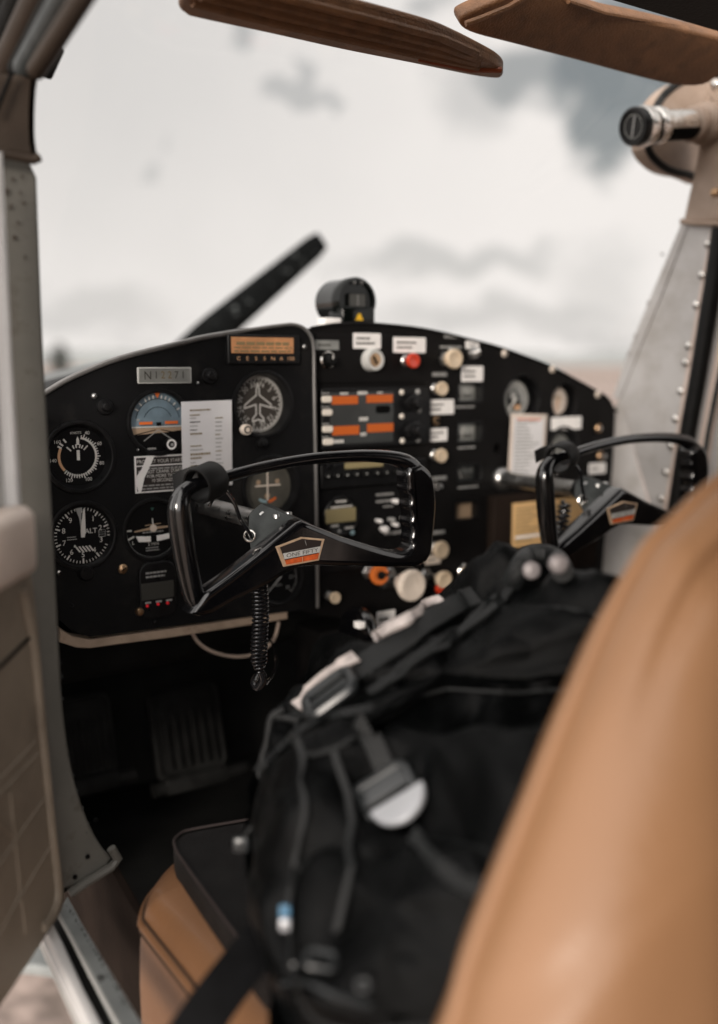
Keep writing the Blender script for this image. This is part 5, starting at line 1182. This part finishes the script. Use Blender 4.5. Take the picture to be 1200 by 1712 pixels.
def panel_on_bag(pts, tf, name, seed, k=5):
    global bv, bf, bvh
    o3 = [BP(p.x, p.y, .002)[0] for p in catmull(pts, k, True)]
    b = MB(); v_, f_ = pillow(b, o3, bn, tf, .004, 'bag_nylon', 12, .016, 14., .34, seed=seed); o = merge(b.build(name, bag, angle=80), .0003)
    b = MB(); b.tube([p+bn*.001 for p in o3], .0018, 'bag_strap_highlight', 8, closed=True); b.build('piping', o)  # seam piping, paler to suggest sheen along the fold
    n_ = len(bv); bv = bv+v_; bf = bf+[tuple(i+n_ for i in f) for f in f_]; bvh = BVHTree.FromPolygons(bv, bf)
panel_on_bag([(500,1215),(548,1178),(610,1136),(690,1090),(770,1050),(850,1022),(950,1020),(1040,1050),(1060,1110),(980,1150),(860,1160),(750,1156),(670,1180),(610,1225),(550,1258),(505,1262)], .013, 'lid', 3.)
panel_on_bag([(506,1455),(600,1420),(720,1410),(830,1440),(850,1560),(830,1680),(680,1720),(540,1710),(490,1600)], .026, 'pocket', 8.)
def bl_(pts, off): return [BP(x, y, off)[0] for x, y in pts]
def strap(pts, wpx, m, name, par, th=.003, off=.004, k=4):
    """webbing laid over the bag along photo points"""
    P = catmull([Vector(p) for p in pts], k); c3 = bl_([(p.x, p.y) for p in P], off); wd = []
    for i, p in enumerate(P):
        t2 = (P[min(i+1, len(P)-1)]-P[max(i-1, 0)]); nb = Vector((-t2.y, t2.x)).normalized()*10
        wd.append((U(p.x+nb.x, p.y+nb.y, p=(c3[i], bn))-c3[i]))
    d_ = (c3[0]-CAM).dot(fwd); b = MB(); b.ribbon(c3, wpx*d_/F, wd, th, m); return b.build(name, par)
def ringpx(cx, cy, w, h, ang, r, m, name, par, off=.012):
    c, nn = BP(cx, cy, off); nn = (nn+bn).normalized(); x = (rgt*math.cos(R(ang))+upv*math.sin(R(ang))); M = frame(c, x, nn.cross(x)); d_ = (c-CAM).dot(fwd)/F
    b = MB(); b.tube([M @ Vector((q.x, q.y, 0)) for q in rrect(w*d_, h*d_, min(w,h)*d_*.25)], r, m, 8, closed=True); o = b.build(name, par); return o, M, d_
strap([(498,1182),(530,1156),(566,1128),(604,1104)], 27, 'bag_reflect', 'reflective_strip', bag, off=.008)
strap([(632,1080),(670,1052),(710,1026),(748,1004)], 25, 'bag_reflect', 'reflective_strip', bag, off=.008)
strap([(486,1208),(540,1160),(610,1115),(680,1066),(750,1020),(800,995)], 52, 'bag_strap_highlight', 'shoulder_strap', bag, off=.003)
for pts, w_ in (([(440,1290),(500,1232),(560,1205),(620,1190)], 16), ([(620,1165),(690,1110),(760,1070),(830,1020),(860,985)], 18), ([(640,1140),(720,1085),(790,1040),(830,1000)], 9), ([(600,1210),(640,1280),(660,1330)], 34), ([(690,1400),(760,1470),(840,1500)], 30), ([(500,1240),(510,1340),(498,1440),(490,1520)], 10), ([(560,1260),(590,1420),(570,1560)], 12)):  # the upper ones are lit fold ridges drawn as paler bands, the rest webbing
    strap(pts, w_, 'bag_strap_highlight', 'strap', bag, off=.004)
o_, M, d_ = ringpx(584,1184,88,62,36,.0046,'bag_plastic','buckle',bag,.020)
b = MB(); b.box(M, 84*d_, .006, .004, 'bag_plastic', .001); b.build('bar', o_)
o_, M, d_ = ringpx(655,1322,96,56,32,.004,'bag_plastic','buckle',bag,.014)
b = MB(); b.box(M @ Matrix.Translation((0,.004,0)), 92*d_, .016, .006, 'bag_plastic', .002); b.build('bar', o_)
c, nn = BP(672,1362,.016); x = (rgt*math.cos(R(31))+upv*math.sin(R(31))); M = frame(c, x, bn.cross(x)); d_ = (c-CAM).dot(fwd)/F
b = MB(); P = [(-52,16),(52,16)]+[(52*math.cos(R(a_)), 16-54*math.sin(R(a_))) for a_ in range(12,180,12)]
b.prism(M, [(u*d_, v*d_) for u, v in P], -.003, .001, 'bag_silver', .0012); b.build('silver_tab', bag)
b = MB(); hp_ = catmull([BP(856,975,.0)[0], BP(862,950,.012)[0], U(882,930,depth=.84), U(905,926,depth=.835), U(930,934,depth=.84), BP(938,968,.010)[0]], 5); b.tube(hp_, .0085, 'bag_strap_highlight', 12); hd = b.build('haul_handle', bag)
for q in ((882,964),(944,968)):
    p, nn = BP(*q, .018); b = MB(); K = frame(p, rgt, upv); b.lathe(K, [(.0075,-.004),(.0075,.001),(.0055,.003),(0,.0035)], 'rivet_white', 24, cap=False); b.build('rivet', hd)
for q, m_, nm in (((490,1524),'bag_blue','blue_tag'),((490,1546),'bag_silver','zip_end')):
    p, nn = BP(*q, .006); b = MB(); b.box(frame(p, rgt, upv), .0070, .0080, .004, m_, .0015); b.build(nm, bag)
o_, M, d_ = ringpx(555,1630,46,30,-8,.002,'bag_plastic','buckle',bag)
o_, M, d_ = ringpx(602,1648,18,16,0,.0014,'bag_plastic','ring',bag)
strap([(478,1643),(540,1660),(618,1682)], 8, 'bag_plastic', 'zip', bag)
p, nn = BP(505,1624,.008); b = MB(); b.lathe(frame(p, rgt, upv), [(.0025,0),(.0025,.001),(0,.0015)], 'bag_plastic', 14, cap=False); b.build('stud', bag)
# daisy chain of webbing loops on the far side edge
b = MB()
ed = [U(*v, depth=.79) for v in ((474,1186),(456,1196),(450,1216),(447,1240),(440,1262),(434,1290),(428,1312),(440,1318))]
b.tube(catmull(ed, 4), .0032, 'bag_strap_highlight', 8)
for i in (1,3,5): b.tube([ed[i], ed[i]+rgt*.02-upv*.004], .003, 'bag_strap_highlight', 8)
b.build('webbing_loop', bag)
zp = [U(*v, depth=.73) for v in ((428,1370),(414,1392),(403,1412))]; b = MB(); b.tube(zp, [.0016,.0016,.0030], 'bag_strap_highlight', 8); b.box(frame(zp[-1], rgt, upv), .012, .012, .005, 'bag_plastic', .002); b.build('zip_pull', bag)
# lap belt falling over the cushion
bp_ = [U(450,1560,depth=.69), U(408,1610,depth=.66), U(360,1672,depth=.63), U(300,1760,depth=.60)]
b = MB(); b.ribbon(catmull(bp_, 5), .030, (rgt*.80-upv*.6), .003, 'webbing'); tag(b.build('seat_belt', None, bp_[1]), 'broad black seat belt crossing the tan cushion below the backpack', 'seat belt')
